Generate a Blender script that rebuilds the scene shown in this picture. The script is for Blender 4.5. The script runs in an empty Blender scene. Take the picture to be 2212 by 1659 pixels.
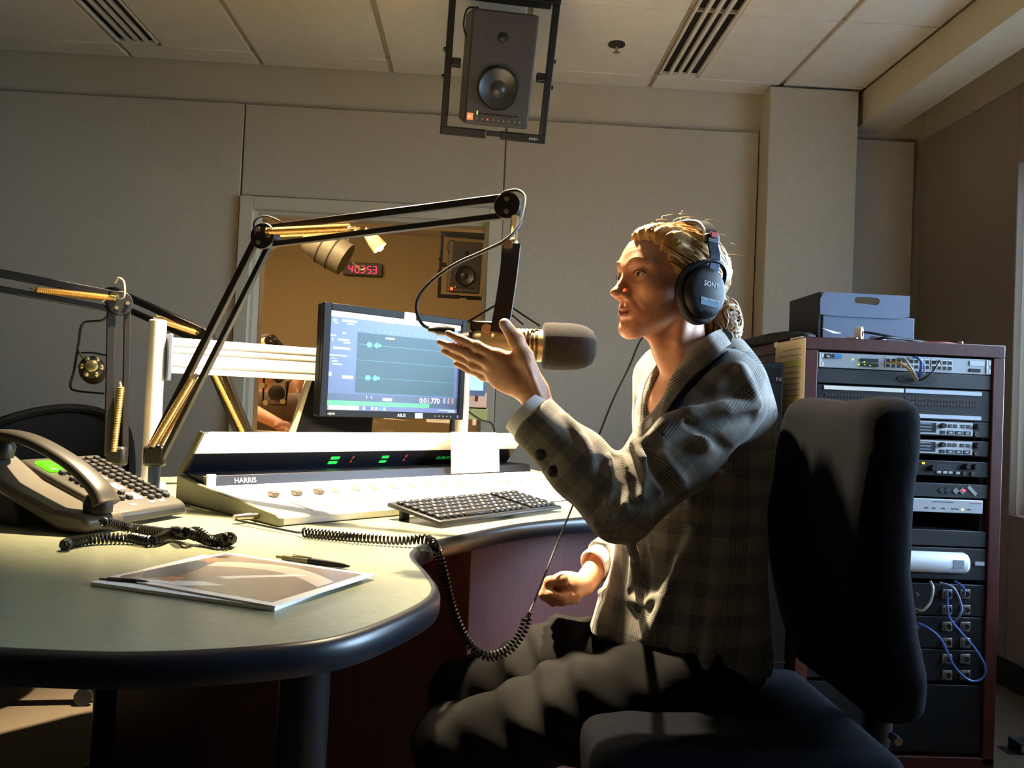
import bpy, bmesh, math, random
import numpy as np
from mathutils import Vector, Matrix

random.seed(7); RNG = np.random.default_rng(7)
scn = bpy.context.scene
COL = scn.collection

# ------------------------------------------------------------------ camera
F_PX, CX, CY, IMG_W, IMG_H = 1750.0, 1106.0, 829.5, 2212.0, 1659.0
def _n(v):
    v = np.array(v, float); return v / np.linalg.norm(v)
_Yc = _n(((1033 - CX) / F_PX, -(869 - CY) / F_PX, -1))
_u = np.array([0.043, 1, 0.0]); _u[2] = -(_u[0] * _Yc[0] + _u[1] * _Yc[1]) / _Yc[2]
_Zc = _n(_u); _Xc = np.cross(_Yc, _Zc)
CR = np.array([_Xc, _Yc, _Zc]); CO = np.array([0, 0, 1.0])
def ray(x, y): return CR @ np.array([(x - CX) / F_PX, -(y - CY) / F_PX, -1.0])
def PY(x, y, Y): d = ray(x, y); return CO + d * (Y / d[1])
def PX(x, y, X): d = ray(x, y); return CO + d * (X / d[0])
def PZ(x, y, Z): d = ray(x, y); return CO + d * ((Z - 1.0) / d[2])

cd = bpy.data.cameras.new('camera'); cam = bpy.data.objects.new('camera', cd); COL.objects.link(cam)
cd.sensor_width = 36.0; cd.lens = 36.0 * F_PX / IMG_W; cd.clip_start = 0.02
cam.matrix_world = Matrix.Translation(Vector(CO)) @ Matrix([[*CR[i]] for i in range(3)]).to_4x4()
scn.camera = cam

# ------------------------------------------------------------------ light
scn.view_settings.view_transform = 'Standard'; scn.view_settings.look = 'None'
scn.view_settings.gamma = 1.0; scn.view_settings.use_curve_mapping = False
scn.view_settings.exposure = 0.62
w = bpy.data.worlds.new('daylight'); scn.world = w; w.use_nodes = True
w.node_tree.nodes['Background'].inputs[0].default_value = (0.55, 0.72, 1.0, 1)
w.node_tree.nodes['Background'].inputs[1].default_value = 1.0

def lamp(name, kind, loc, target, energy, color, **kw):
    d = bpy.data.lights.new(name, kind); d.energy = energy; d.color = color
    for k, v in kw.items(): setattr(d, k, v)
    o = bpy.data.objects.new(name, d); COL.objects.link(o); o.location = loc
    o.rotation_euler = (Vector(target) - Vector(loc)).to_track_quat('-Z', 'Y').to_euler()
    return o
# daylight entering by the window in the right-hand wall
lamp('window_daylight', 'AREA', (2.62, 1.90, 1.62), (0.55, 1.70, 0.75), 170, (0.34, 0.58, 1.0), shape='RECTANGLE', size=2.2, size_y=1.4, spread=math.radians(100))
# warm ceiling spotlight over the mixing desk
lamp('desk_spotlight', 'SPOT', (-0.40, 2.14, 2.45), (-0.36, 2.14, 0.76), 900, (1.0, 0.80, 0.52), spot_size=math.radians(64), spot_blend=0.65, shadow_soft_size=0.035)
lamp('added_speaker_spot', 'SPOT', (0.08, 2.12, 2.45), (0.30, 1.55, 1.25), 640, (1.0, 0.80, 0.52), spot_size=math.radians(42), spot_blend=0.8, shadow_soft_size=0.035)  # second spot added to light the head and hand; no such fixture seen
# adjoining studio
lamp('next_room_light', 'AREA', (-1.3, 5.0, 2.48), (-1.0, 5.4, 0), 95, (1.0, 0.85, 0.60), shape='RECTANGLE', size=1.6, size_y=1.2)

# ------------------------------------------------------------------ materials
def lin(c):
    if isinstance(c, str):
        c = c.lstrip('#'); c = [int(c[i:i + 2], 16) / 255 for i in (0, 2, 4)]
    return tuple(x / 12.92 if x <= 0.04045 else ((x + 0.055) / 1.055) ** 2.4 for x in c)
MATS = {}
def mat(name, color, rough=0.5, metal=0.0, noise=0.0, scale=30.0, bump=0.0, bscale=None, emit=None, estr=0.0, spec=None, sss=0.0, alpha=None, coat=0.0, stretch=None):
    if name in MATS: return MATS[name]
    m = bpy.data.materials.new(name); m.use_nodes = True; nt = m.node_tree; b = nt.nodes['Principled BSDF']
    c = lin(color); b.inputs['Base Color'].default_value = (*c, 1)
    b.inputs['Roughness'].default_value = rough; b.inputs['Metallic'].default_value = metal
    if spec is not None: b.inputs['Specular IOR Level'].default_value = spec
    if coat: b.inputs['Coat Weight'].default_value = coat; b.inputs['Coat Roughness'].default_value = 0.1
    if sss:
        b.inputs['Subsurface Weight'].default_value = sss; b.inputs['Subsurface Radius'].default_value = (0.012, 0.005, 0.003); b.inputs['Subsurface Scale'].default_value = 1.0
    if noise or bump:
        tc = nt.nodes.new('ShaderNodeTexCoord'); vec = tc.outputs['Object']
        if stretch:
            mp = nt.nodes.new('ShaderNodeMapping'); mp.inputs['Scale'].default_value = stretch; nt.links.new(vec, mp.inputs[0]); vec = mp.outputs[0]
    if noise:
        n = nt.nodes.new('ShaderNodeTexNoise'); n.inputs['Scale'].default_value = scale; n.inputs['Detail'].default_value = 5
        nt.links.new(vec, n.inputs['Vector'])
        r = nt.nodes.new('ShaderNodeValToRGB')
        r.color_ramp.elements[0].position = 0.3; r.color_ramp.elements[1].position = 0.7
        r.color_ramp.elements[0].color = (*[x * (1 - noise) for x in c], 1); r.color_ramp.elements[1].color = (*[min(1, x * (1 + noise)) for x in c], 1)
        nt.links.new(n.outputs['Fac'], r.inputs['Fac']); nt.links.new(r.outputs['Color'], b.inputs['Base Color'])
    if bump:
        n2 = nt.nodes.new('ShaderNodeTexNoise'); n2.inputs['Scale'].default_value = bscale or scale; n2.inputs['Detail'].default_value = 4
        nt.links.new(vec, n2.inputs['Vector'])
        bp = nt.nodes.new('ShaderNodeBump'); bp.inputs['Strength'].default_value = bump; bp.inputs['Distance'].default_value = 0.002
        nt.links.new(n2.outputs['Fac'], bp.inputs['Height']); nt.links.new(bp.outputs['Normal'], b.inputs['Normal'])
    if emit is not None:
        b.inputs['Emission Color'].default_value = (*lin(emit), 1); b.inputs['Emission Strength'].default_value = estr
    MATS[name] = m
    return m
def glass_mat(name, tint, refl_rough=0.02, clear=0.92):
    if name in MATS: return MATS[name]
    m = bpy.data.materials.new(name); m.use_nodes = True; nt = m.node_tree; nt.nodes.remove(nt.nodes['Principled BSDF'])
    t = nt.nodes.new('ShaderNodeBsdfTransparent'); t.inputs[0].default_value = (*[clear * x for x in lin(tint)], 1)
    g = nt.nodes.new('ShaderNodeBsdfGlossy'); g.inputs['Roughness'].default_value = refl_rough; g.inputs[0].default_value = (1, 1, 1, 1)
    fr = nt.nodes.new('ShaderNodeFresnel'); fr.inputs[0].default_value = 1.5
    mx = nt.nodes.new('ShaderNodeMixShader'); nt.links.new(fr.outputs[0], mx.inputs[0]); nt.links.new(t.outputs[0], mx.inputs[1]); nt.links.new(g.outputs[0], mx.inputs[2])
    nt.links.new(mx.outputs[0], nt.nodes['Material Output'].inputs[0]); MATS[name] = m
    return m

# ------------------------------------------------------------------ builders
def V(a): return np.array([float(a[0]), float(a[1]), float(a[2])])
def frame_from(d, up=(0, 0, 1)):
    z = _n(d); u = np.array(up, float)
    if abs(z @ _n(u)) > 0.98: u = np.array([1.0, 0, 0]) if abs(z[0]) < 0.9 else np.array([0, 1.0, 0])
    x = _n(np.cross(u, z)); y = np.cross(z, x); return x, y, z
class MB:
    def __init__(s): s.v = []; s.f = []; s.m = []; s.cur = 0
    def add(s, vs, fs):
        o = len(s.v); s.v += [tuple(map(float, p)) for p in vs]; s.f += [tuple(i + o for i in q) for q in fs]; s.m += [s.cur] * len(fs); return s
    def slot(s, i): s.cur = i; return s
    def box(s, c, d, ax=None):
        c = V(c); h = V(d) / 2; A = np.eye(3) if ax is None else np.array(ax, float)
        P = [c + A[0] * h[0] * i + A[1] * h[1] * j + A[2] * h[2] * k for i in (-1, 1) for j in (-1, 1) for k in (-1, 1)]
        return s.add(P, [(0, 1, 3, 2), (4, 6, 7, 5), (0, 4, 5, 1), (2, 3, 7, 6), (0, 2, 6, 4), (1, 5, 7, 3)])
    def b2(s, lo, hi): lo = V(lo); hi = V(hi); return s.box((lo + hi) / 2, hi - lo)
    def beam(s, p0, p1, w, h, up=(0, 0, 1)):
        p0 = V(p0); p1 = V(p1); x, y, z = frame_from(p1 - p0, up); return s.box((p0 + p1) / 2, (w, h, np.linalg.norm(p1 - p0)), (x, y, z))
    def rings(s, R, closed=False, cap=True):
        n = len(R[0]); vs = [p for r in R for p in r]; fs = []; K = len(R)
        for a in range(K if closed else K - 1):
            b = (a + 1) % K
            for i in range(n): j = (i + 1) % n; fs.append((a * n + i, a * n + j, b * n + j, b * n + i))
        if cap and not closed: fs.append(tuple(range(n))[::-1]); fs.append(tuple((K - 1) * n + i for i in range(n)))
        return s.add(vs, fs)
    def lathe(s, prof, o, d, n=20, up=(0, 0, 1), cap=True):
        x, y, z = frame_from(d, up); o = V(o)
        return s.rings([[o + z * h + r * (x * math.cos(t) + y * math.sin(t)) for t in [2 * math.pi * i / n for i in range(n)]] for r, h in prof], cap=cap)
    def cyl(s, p0, p1, r0, r1=None, n=16):
        p0 = V(p0); p1 = V(p1); L = np.linalg.norm(p1 - p0)
        return s.lathe([(r0, 0), (r0 if r1 is None else r1, L)], p0, p1 - p0, n)
    def tube(s, pts, r, n=8, closed=False):
        P = [V(p) for p in pts]; K = len(P); R = []; x = None
        for i in range(K):
            a = P[i - 1] if (i > 0 or closed) else P[i]; b = P[(i + 1) % K] if (i < K - 1 or closed) else P[i]
            t = _n(b - a)
            if x is None: x, y, _ = frame_from(t)
            else:
                x = x - t * (x @ t); x = _n(x)
            y = np.cross(t, x); rr = r[i] if hasattr(r, '__len__') else r
            R.append([P[i] + rr * (x * math.cos(q) + y * math.sin(q)) for q in [2 * math.pi * k / n for k in range(n)]])
        return s.rings(R, closed)
    def prism(s, poly, z0, z1, ax=None, o=(0, 0, 0)):
        A = np.eye(3) if ax is None else np.array(ax, float); o = V(o); n = len(poly)
        lo = [o + A[0] * p[0] + A[1] * p[1] + A[2] * z0 for p in poly]; hi = [o + A[0] * p[0] + A[1] * p[1] + A[2] * z1 for p in poly]
        return s.add(lo + hi, [tuple(range(n))[::-1], tuple(range(n, 2 * n))] + [(i, (i + 1) % n, (i + 1) % n + n, i + n) for i in range(n)])
    def quad(s, a, b, c, d): return s.add([a, b, c, d], [(0, 1, 2, 3)])
    def ball(s, c, r, n=12, m=8, ax=None):
        r = (r, r, r) if not hasattr(r, '__len__') else r; A = np.eye(3) if ax is None else np.array(ax, float); c = V(c)
        R = []
        for j in range(1, m):
            t = math.pi * j / m; R.append([c + A[0] * r[0] * math.sin(t) * math.cos(2 * math.pi * i / n) + A[1] * r[1] * math.sin(t) * math.sin(2 * math.pi * i / n) - A[2] * r[2] * math.cos(t) for i in range(n)])
        return s.rings(R)
    def build(s, name, mats, parent=None, smooth=40, bev=0.0, seg=2, world=True):
        me = bpy.data.meshes.new(name); vs = np.array(s.v)
        if parent is not None and world:
            Mi = np.array(WM(parent).inverted()); vs = vs @ Mi[:3, :3].T + Mi[:3, 3]
        me.from_pydata([tuple(p) for p in vs], [], s.f); me.update()
        mats = mats if isinstance(mats, (list, tuple)) else [mats]
        for mm in mats: me.materials.append(mm)
        if len(mats) > 1: me.polygons.foreach_set('material_index', s.m)
        bm = bmesh.new(); bm.from_mesh(me); bmesh.ops.recalc_face_normals(bm, faces=bm.faces); bm.to_mesh(me); bm.free()
        if smooth:
            me.polygons.foreach_set('use_smooth', [True] * len(me.polygons)); me.set_sharp_from_angle(angle=math.radians(smooth))
        o = bpy.data.objects.new(name, me); COL.objects.link(o)
        if parent is not None: o.parent = parent
        if bev:
            b = o.modifiers.new('bevel', 'BEVEL'); b.width = bev; b.segments = seg; b.limit_method = 'ANGLE'; b.angle_limit = math.radians(40)
        return o
def WM(o):
    m = Matrix.LocRotScale(o.location, o.rotation_euler, o.scale)
    return WM(o.parent) @ m if o.parent else m
def tag(o, label, cat, group=None):
    o['label'] = label; o['category'] = cat
    if group: o['group'] = group
    return o
def thing(name, label, cat, loc=(0, 0, 0), rz=0.0, group=None):
    o = bpy.data.objects.new(name, None); COL.objects.link(o); o.empty_display_size = 0.05
    o.location = loc; o.rotation_euler = (0, 0, rz); return tag(o, label, cat, group)
def struct(o): o['kind'] = 'structure'; return o
def copy_tree(o, parent=None):
    c = o.copy(); COL.objects.link(c); c.parent = parent
    for ch in list(o.children): copy_tree(ch, c)
    return c
def text(name, s, size, o, xd, yd, m, parent=None, depth=0.0004, align='CENTER', spacing=1.0):
    cu = bpy.data.curves.new('t', 'FONT'); cu.body = s; cu.size = size; cu.extrude = depth; cu.align_x = align; cu.align_y = 'CENTER'; cu.space_character = spacing; cu.resolution_u = 3
    to = bpy.data.objects.new('t', cu); COL.objects.link(to)
    dg = bpy.context.evaluated_depsgraph_get(); me = bpy.data.meshes.new_from_object(to.evaluated_get(dg))
    bpy.data.objects.remove(to); bpy.data.curves.remove(cu)
    x = _n(xd); z = _n(np.cross(x, np.array(yd, float))); y = np.cross(z, x); o = V(o)
    vs = np.array([list(v.co) for v in me.vertices]); vs = o + vs[:, :1] * x + vs[:, 1:2] * y + vs[:, 2:3] * z
    b = MB(); b.v = [tuple(p) for p in vs]; b.f = [tuple(p.vertices) for p in me.polygons]; b.m = [0] * len(b.f)
    bpy.data.meshes.remove(me)
    return b.build(name, m, parent, smooth=0)
def bez(pts, n=8):
    """Catmull-Rom through pts"""
    P = [V(p) for p in pts]; P = [2 * P[0] - P[1]] + P + [2 * P[-1] - P[-2]]; out = []
    for i in range(1, len(P) - 2):
        for k in range(n):
            t = k / n; a, b, c, d = P[i - 1], P[i], P[i + 1], P[i + 2]
            out.append(0.5 * ((2 * b) + (c - a) * t + (2 * a - 5 * b + 4 * c - d) * t * t + (3 * b - a - 3 * c + d) * t ** 3))
    out.append(P[-2]); return out
def resample(pts, step):
    P = np.array(pts); d = np.r_[0, np.cumsum(np.linalg.norm(np.diff(P, axis=0), axis=1))]; n = max(2, int(d[-1] / step))
    t = np.linspace(0, d[-1], n); return np.stack([np.interp(t, d, P[:, k]) for k in range(3)], 1)
def helix(pts, R, pitch, per=8):
    P = resample(pts, pitch / per); out = []; x = None
    for i in range(len(P)):
        t = _n(P[min(i + 1, len(P) - 1)] - P[max(i - 1, 0)])
        if x is None: x, _, _ = frame_from(t)
        x = _n(x - t * (x @ t)); y = np.cross(t, x); a = 2 * math.pi * i / per
        out.append(P[i] + R * (x * math.cos(a) + y * math.sin(a)))
    return out

# ------------------------------------------------------------------ signed-distance modelling
def smin(a, b, k):
    h = np.clip(0.5 + 0.5 * (b - a) / k, 0, 1); return b * (1 - h) + a * h - k * h * (1 - h)
def smax(a, b, k): return -smin(-a, -b, k)
def s_cone(P, a, b, ra, rb):
    a = V(a); b = V(b); ab = b - a; t = np.clip(((P - a) @ ab) / max(ab @ ab, 1e-12), 0, 1)
    return np.linalg.norm(P - (a + t[:, None] * ab), axis=1) - (ra + (rb - ra) * t)
def s_chain(P, pts, rs, k=0.0):
    d = None
    for i in range(len(pts) - 1):
        e = s_cone(P, pts[i], pts[i + 1], rs[i], rs[i + 1]); d = e if d is None else (smin(d, e, k) if k else np.minimum(d, e))
    return d
def s_ell(P, c, r, A=None):
    q = P - V(c)
    if A is not None: q = q @ np.array(A, float).T
    r = V(r); k0 = np.linalg.norm(q / r, axis=1); k1 = np.linalg.norm(q / (r * r), axis=1)
    return k0 * (k0 - 1) / np.maximum(k1, 1e-9)
def surface_nets(fn, lo, hi, h, blk=8, slack=1.3):
    lo = V(lo); hi = V(hi); N = (np.ceil((hi - lo) / h / blk).astype(int)) * blk + 1
    D = np.full(N, 1.0, np.float32)
    nb = (N - 1) // blk
    cc = np.stack(np.meshgrid(*[lo[i] + (np.arange(nb[i]) + 0.5) * blk * h for i in range(3)], indexing='ij'), -1).reshape(-1, 3)
    dc = fn(cc); act = np.abs(dc) < blk * h * 0.87 * slack + 2 * h
    Dc = dc.reshape(nb)
    big = np.kron(np.sign(Dc), np.ones((blk,) * 3, np.float32)); D[:-1, :-1, :-1] = big
    ids = np.stack(np.unravel_index(np.nonzero(act)[0], nb), 1)
    off = np.stack(np.meshgrid(*[np.arange(blk + 1)] * 3, indexing='ij'), -1).reshape(-1, 3)
    for s in range(0, len(ids), 400):
        g = (ids[s:s + 400, None, :] * blk + off[None]).reshape(-1, 3)
        D[g[:, 0], g[:, 1], g[:, 2]] = fn(lo + g * h)
    S = D < 0
    cnt = np.zeros(np.array(D.shape) - 1, np.int8)
    for i in (0, 1):
        for j in (0, 1):
            for k in (0, 1): cnt += S[i:S.shape[0] - 1 + i, j:S.shape[1] - 1 + j, k:S.shape[2] - 1 + k]
    cells = np.stack(np.nonzero((cnt > 0) & (cnt < 8)), 1)
    idx = np.full(cnt.shape, -1, np.int32); idx[cells[:, 0], cells[:, 1], cells[:, 2]] = np.arange(len(cells))
    acc = np.zeros((len(cells), 3)); num = np.zeros(len(cells))
    cor = [(i, j, k) for i in (0, 1) for j in (0, 1) for k in (0, 1)]
    for a in cor:
        for ax in range(3):
            if a[ax]: continue
            b = list(a); b[ax] = 1
            da = D[cells[:, 0] + a[0], cells[:, 1] + a[1], cells[:, 2] + a[2]]; db = D[cells[:, 0] + b[0], cells[:, 1] + b[1], cells[:, 2] + b[2]]
            x = (da < 0) != (db < 0); t = np.where(x, da / np.where(x, da - db, 1), 0)
            p = np.array(a, float)[None] + t[:, None] * np.eye(3)[ax][None]; acc += p * x[:, None]; num += x
    verts = lo + (cells + acc / num[:, None]) * h
    faces = []
    for ax in range(3):
        sl = [slice(None)] * 3; sl2 = [slice(None)] * 3; sl[ax] = slice(0, -1); sl2[ax] = slice(1, None)
        A = S[tuple(sl)]; B = S[tuple(sl2)]; e = np.stack(np.nonzero(A != B), 1)
        u, v = (ax + 1) % 3, (ax + 2) % 3
        e = e[(e[:, u] > 0) & (e[:, v] > 0) & (e[:, u] < D.shape[u] - 1) & (e[:, v] < D.shape[v] - 1)]
        def at(du, dv):
            q = e.copy(); q[:, u] -= du; q[:, v] -= dv; return idx[q[:, 0], q[:, 1], q[:, 2]]
        q = np.stack([at(1, 1), at(0, 1), at(0, 0), at(1, 0)], 1); flip = ~A[e[:, 0], e[:, 1], e[:, 2]]
        q[flip] = q[flip][:, ::-1]; faces.append(q)
    q = np.concatenate(faces); q = q[(q >= 0).all(1)]
    return verts, q
def sdf_obj(name, fn, lo, hi, h, m, parent=None, attrs=None, tris=None):
    v, f = surface_nets(fn, lo, hi, h)
    vl = v
    if parent is not None:
        Mi = np.array(WM(parent).inverted()); vl = v @ Mi[:3, :3].T + Mi[:3, 3]
    me = bpy.data.meshes.new(name)
    me.vertices.add(len(vl)); me.vertices.foreach_set('co', vl.astype(np.float32).ravel())
    me.loops.add(f.size); me.loops.foreach_set('vertex_index', f.ravel().astype(np.int32))
    me.polygons.add(len(f)); me.polygons.foreach_set('loop_start', np.arange(0, f.size, 4, dtype=np.int32))
    me.update(calc_edges=True); me.validate()
    me.polygons.foreach_set('use_smooth', [True] * len(me.polygons))
    for mm in (m if isinstance(m, (list, tuple)) else [m]): me.materials.append(mm)
    for k, g in (attrs or {}).items():
        val = np.asarray(g(v), np.float32)
        at = me.attributes.new(k, 'FLOAT' if val.ndim == 1 else 'FLOAT_VECTOR', 'POINT')
        at.data.foreach_set('value' if val.ndim == 1 else 'vector', val.ravel())
    o = bpy.data.objects.new(name, me); COL.objects.link(o)
    if parent is not None: o.parent = parent
    return o
def march(fn, px, py, y0=0.7, y1=3.0):
    """first point of a shape on the line of sight through a pixel"""
    d = _n(ray(px, py)); t = y0
    for _ in range(90):
        s = float(fn((CO + d * t)[None])[0])
        if s < 0.0008: break
        t += max(s * 0.8, 0.001)
        if t > y1 + 1: return None
    return CO + d * t
# ================================================================== ROOM
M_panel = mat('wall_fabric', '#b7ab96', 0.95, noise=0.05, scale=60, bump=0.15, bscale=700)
M_panel2 = mat('wall_fabric_shaded', '#8a7c6d', 0.95, noise=0.05, scale=60, bump=0.15, bscale=700)  # same fabric, darkened to put the right wall's shade into its colour
M_dry = mat('wall_paint', '#bfb49d', 0.8, noise=0.03, scale=8)
M_trim = mat('window_trim_paint', '#c2b79f', 0.5)
M_tile = mat('ceiling_tile_mat', '#d5cbbb', 0.9, noise=0.04, scale=14, bump=0.25, bscale=260)
M_grid = mat('ceiling_grid_metal', '#a89a86', 0.6)
M_slot = mat('vent_dark', '#17130f', 0.8)
M_carpet = mat('carpet', '#5b4f3e', 1.0, noise=0.25, scale=220, bump=0.6, bscale=400)
M_base = mat('rubber_base', '#1b1a1a', 0.6)
M_glass = glass_mat('window_glass', '#fff6ea', 0.01, 0.93)
M_tan = mat('far_wall_fabric', '#a8926a', 0.95, noise=0.05, scale=40)
YW, ZC, XR, ZT = 3.77, 2.53, 2.065, 2.335
WX0, WX1, WZ0, WZ1 = -1.135, 0.075, 0.74, 1.905      # outer trim of the window in the back wall

floor = struct(MB().b2((-3.2, -2.2, -0.06), (2.3, 7.6, 0)).build("floor", M_carpet))
wb = MB()                       # painted wall with the window hole
for lo, hi in [((-3.2, YW + .03, 0), (WX0 + .05, YW + .15, ZC + .06)), ((WX1 - .05, YW + .03, 0), (2.3, YW + .15, ZC + .06)),
               ((WX0 + .05, YW + .03, 0), (WX1 - .05, YW + .15, WZ0 + .05)), ((WX0 + .05, YW + .03, WZ1 - .05), (WX1 - .05, YW + .15, ZC + .06))]: wb.b2(lo, hi)
wall_back = struct(wb.build('wall_back', M_dry))
g = 0.003
for lo, hi in [((-3.2, YW, .1), (-2.36 - g, YW + .032, ZT)), ((-2.36 + g, YW, .1), (WX0 - g * 2, YW + .032, ZT)), ((WX0 + g - .003, YW, WZ1 + .004), (WX1 - g, YW + .032, ZT)),
               ((WX1 + g, YW, .1), (1.277, YW + .032, ZT)), ((WX0, YW, .1), (WX1 - g, YW + .032, WZ0 - .004)), ((1.72, YW, .1), (XR - .03, YW + .032, ZT))]:
    MB().b2(lo, hi).build('wall_panel', M_panel, wall_back, bev=0.004)
# right wall with the daylight window
WY0, WY1, WZa, WZb = 0.90, 3.06, 0.655, 2.02
wr = MB()
for lo, hi in [((XR + .03, -2.2, 0), (XR + .16, WY0, ZC + .06)), ((XR + .03, WY1, 0), (XR + .16, YW + .15, ZC + .06)), ((XR + .03, WY0, 0), (XR + .16, WY1, WZa)), ((XR + .03, WY0, WZb), (XR + .16, WY1, ZC + .06))]: wr.b2(lo, hi)
wall_right = struct(wr.build('wall_right', M_dry))
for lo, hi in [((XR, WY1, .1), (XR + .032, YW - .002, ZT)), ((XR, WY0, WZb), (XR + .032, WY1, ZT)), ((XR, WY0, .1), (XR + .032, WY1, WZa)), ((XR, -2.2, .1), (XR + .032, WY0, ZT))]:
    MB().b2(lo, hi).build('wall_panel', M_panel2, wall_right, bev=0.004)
win = struct(MB().b2((XR + .09, WY0, WZa), (XR + .096, WY1, WZb)).build('window_1', M_glass))
fr = MB()
for lo, hi in [((XR + .07, WY0, WZa), (XR + .12, WY1, WZa + .04)), ((XR + .07, WY0, WZb - .04), (XR + .12, WY1, WZb)), ((XR + .07, WY1 - .04, WZa), (XR + .12, WY1, WZb)), ((XR + .07, WY0, WZa), (XR + .12, WY0 + .04, WZb)), ((XR + .07, 1.96, WZa), (XR + .12, 2.00, WZb))]: fr.b2(lo, hi)
fr.build('window_frame', mat('alu_frame', '#b9bdc2', 0.4), win, bev=0.003)
struct(MB().b2((-2.46, -2.08, 0), (-2.34, YW - .001, ZC - .001)).build('wall_left', mat('bounce_absorber', '#2c2722', 0.95)))  # unseen wall drawn in close and darkened to cut bounce on the left
struct(MB().b2((-3.2, -2.2, 0), (2.3, -2.08, ZC + .08)).build('wall_front', mat('taupe_paint', '#6f6456', 0.9)))
struct(MB().b2((-3.08, YW - .012, 0), (XR, YW + .03, .1)).build('baseboard_back', M_base))
struct(MB().b2((XR - .012, -2.08, 0), (XR + .03, YW - .012, .1)).build('baseboard_right', M_base))
# pilaster and bulkhead beam
struct(MB().b2((1.283, 3.655, 0), (1.702, YW + .03, ZC - .012)).build('wall_pilaster', M_panel, bev=0.006))
struct(MB().b2((1.735, -2.08, 2.375), (1.925, YW + .03, ZC)).build('trim_1', mat('bulkhead_paint', '#c4b69c', 0.85, noise=0.03, scale=8)))
# ceiling: slab, grid, lay-in tiles
ceil = struct(MB().b2((-3.2, -2.2, ZC + .03), (2.3, YW + .15, ZC + .1)).build('ceiling', M_grid))
gx = [-1.677 - .604 * 2, -1.677 - .604, -1.677, -1.078, -.475, .135, .745, 1.342]
gy = [3.655 - .6095 * i for i in range(0, 10)]
tb = MB()
for x in gx: tb.b2((x - .0105, -2.08, ZC + .012), (x + .0105, YW + .03, ZC + .032))
for y in gy: tb.b2((-3.08, y - .006, ZC + .006), (1.735, y + .006, ZC + .030))
tb.build('ceiling_grid', M_grid, ceil)
xs = gx + [1.735]; ys = gy + []
tmesh = {}
for i in range(len(xs) - 1):
    for j in range(-1, len(ys) - 1):
        y1 = YW + .028 if j < 0 else ys[j]; y0 = ys[0] if j < 0 else ys[j + 1]
        if i in (2, 6) and j in (0, 1, 2): continue       # supply grilles, built below
        wx = xs[i + 1] - xs[i] - .022; wy = y1 - y0 - .006
        key = (round(wx, 3), round(wy, 3))
        if key not in tmesh:
            b = MB().b2((-wx / 2, -wy / 2, 0), (wx / 2, wy / 2, .028)); t = b.build('ceiling_tile', M_tile, ceil, bev=0.004, world=False); tmesh[key] = t
        else:
            t = tmesh[key].copy(); COL.objects.link(t)
        t.location = ((xs[i] + xs[i + 1]) / 2, (y0 + y1) / 2, ZC)
# supply grilles
def grille(x0, x1, y0, y1, label, n, nx, nm):
    r = thing(nm, label, 'air vent', ((x0 + x1) / 2, (y0 + y1) / 2, ZC), 0, 'slotted ceiling vents')
    MB().b2((x0, y0, ZC + .018), (x1, y1, ZC + .026)).build('backing', M_slot, r)
    f = MB()
    for lo, hi in [((x0, y0, ZC - .004), (x0 + .010, y1, ZC + .012)), ((x1 - .010, y0, ZC - .004), (x1, y1, ZC + .012)), ((x0, y0, ZC - .004), (x1, y0 + .022, ZC + .012)), ((x0, y1 - .02, ZC - .004), (x1, y1, ZC + .012))]: f.b2(lo, hi)
    f.build('frame', M_tile, r, bev=0.002)
    st = (x1 - x0 - .020) / n
    for k in range(1, n):
        xx = x0 + .010 + st * k
        MB().b2((xx - .0068, y0 + .022, ZC - .002), (xx + .0068, y1 - .02, ZC + .014)).build('slat', M_tile, r)
grille(.757, .937, 1.83, 3.64, 'long white ceiling vent with four dark slots right of the speaker', 4, 0, 'ceiling_vent')
grille(-1.666, -1.485, 1.83, 3.64, 'long ceiling vent with dark slots in the shadowy upper left', 4, 0, 'ceiling_vent')
for j in range(3):
    y1 = ys[j] - .003; y0 = ys[j + 1] + .003
    MB().b2((.943, y0, ZC), (1.331, y1, ZC + .028)).build('ceiling_tile', M_tile, ceil, bev=.004)
    MB().b2((-1.479, y0, ZC), (-1.089, y1, ZC + .028)).build('ceiling_tile', M_tile, ceil, bev=.004)
# sprinkler head
p = PZ(1332, 97, ZC - .004)
r = thing('sprinkler_head', 'small round chrome sprinkler head in the white ceiling tile', 'sprinkler', p)
M_chr = mat('chrome', '#b8b2a6', 0.25, 1.0)
MB().lathe([(.001, -.001), (.036, -.001), (.036, .004), (.001, .006)], p, (0, 0, 1), 20).build('escutcheon', mat('sprinkler_dark', '#2a2622', .5), r)
MB().cyl(p, p - V((0, 0, .022)), .007, .006, 10).ball(p - V((0, 0, .026)), .007, 8, 6).build('nozzle', M_chr, r)
MB().cyl(p - V((0, 0, .030)), p - V((0, 0, .033)), .014, .014, 14).build('deflector', M_chr, r)
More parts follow.
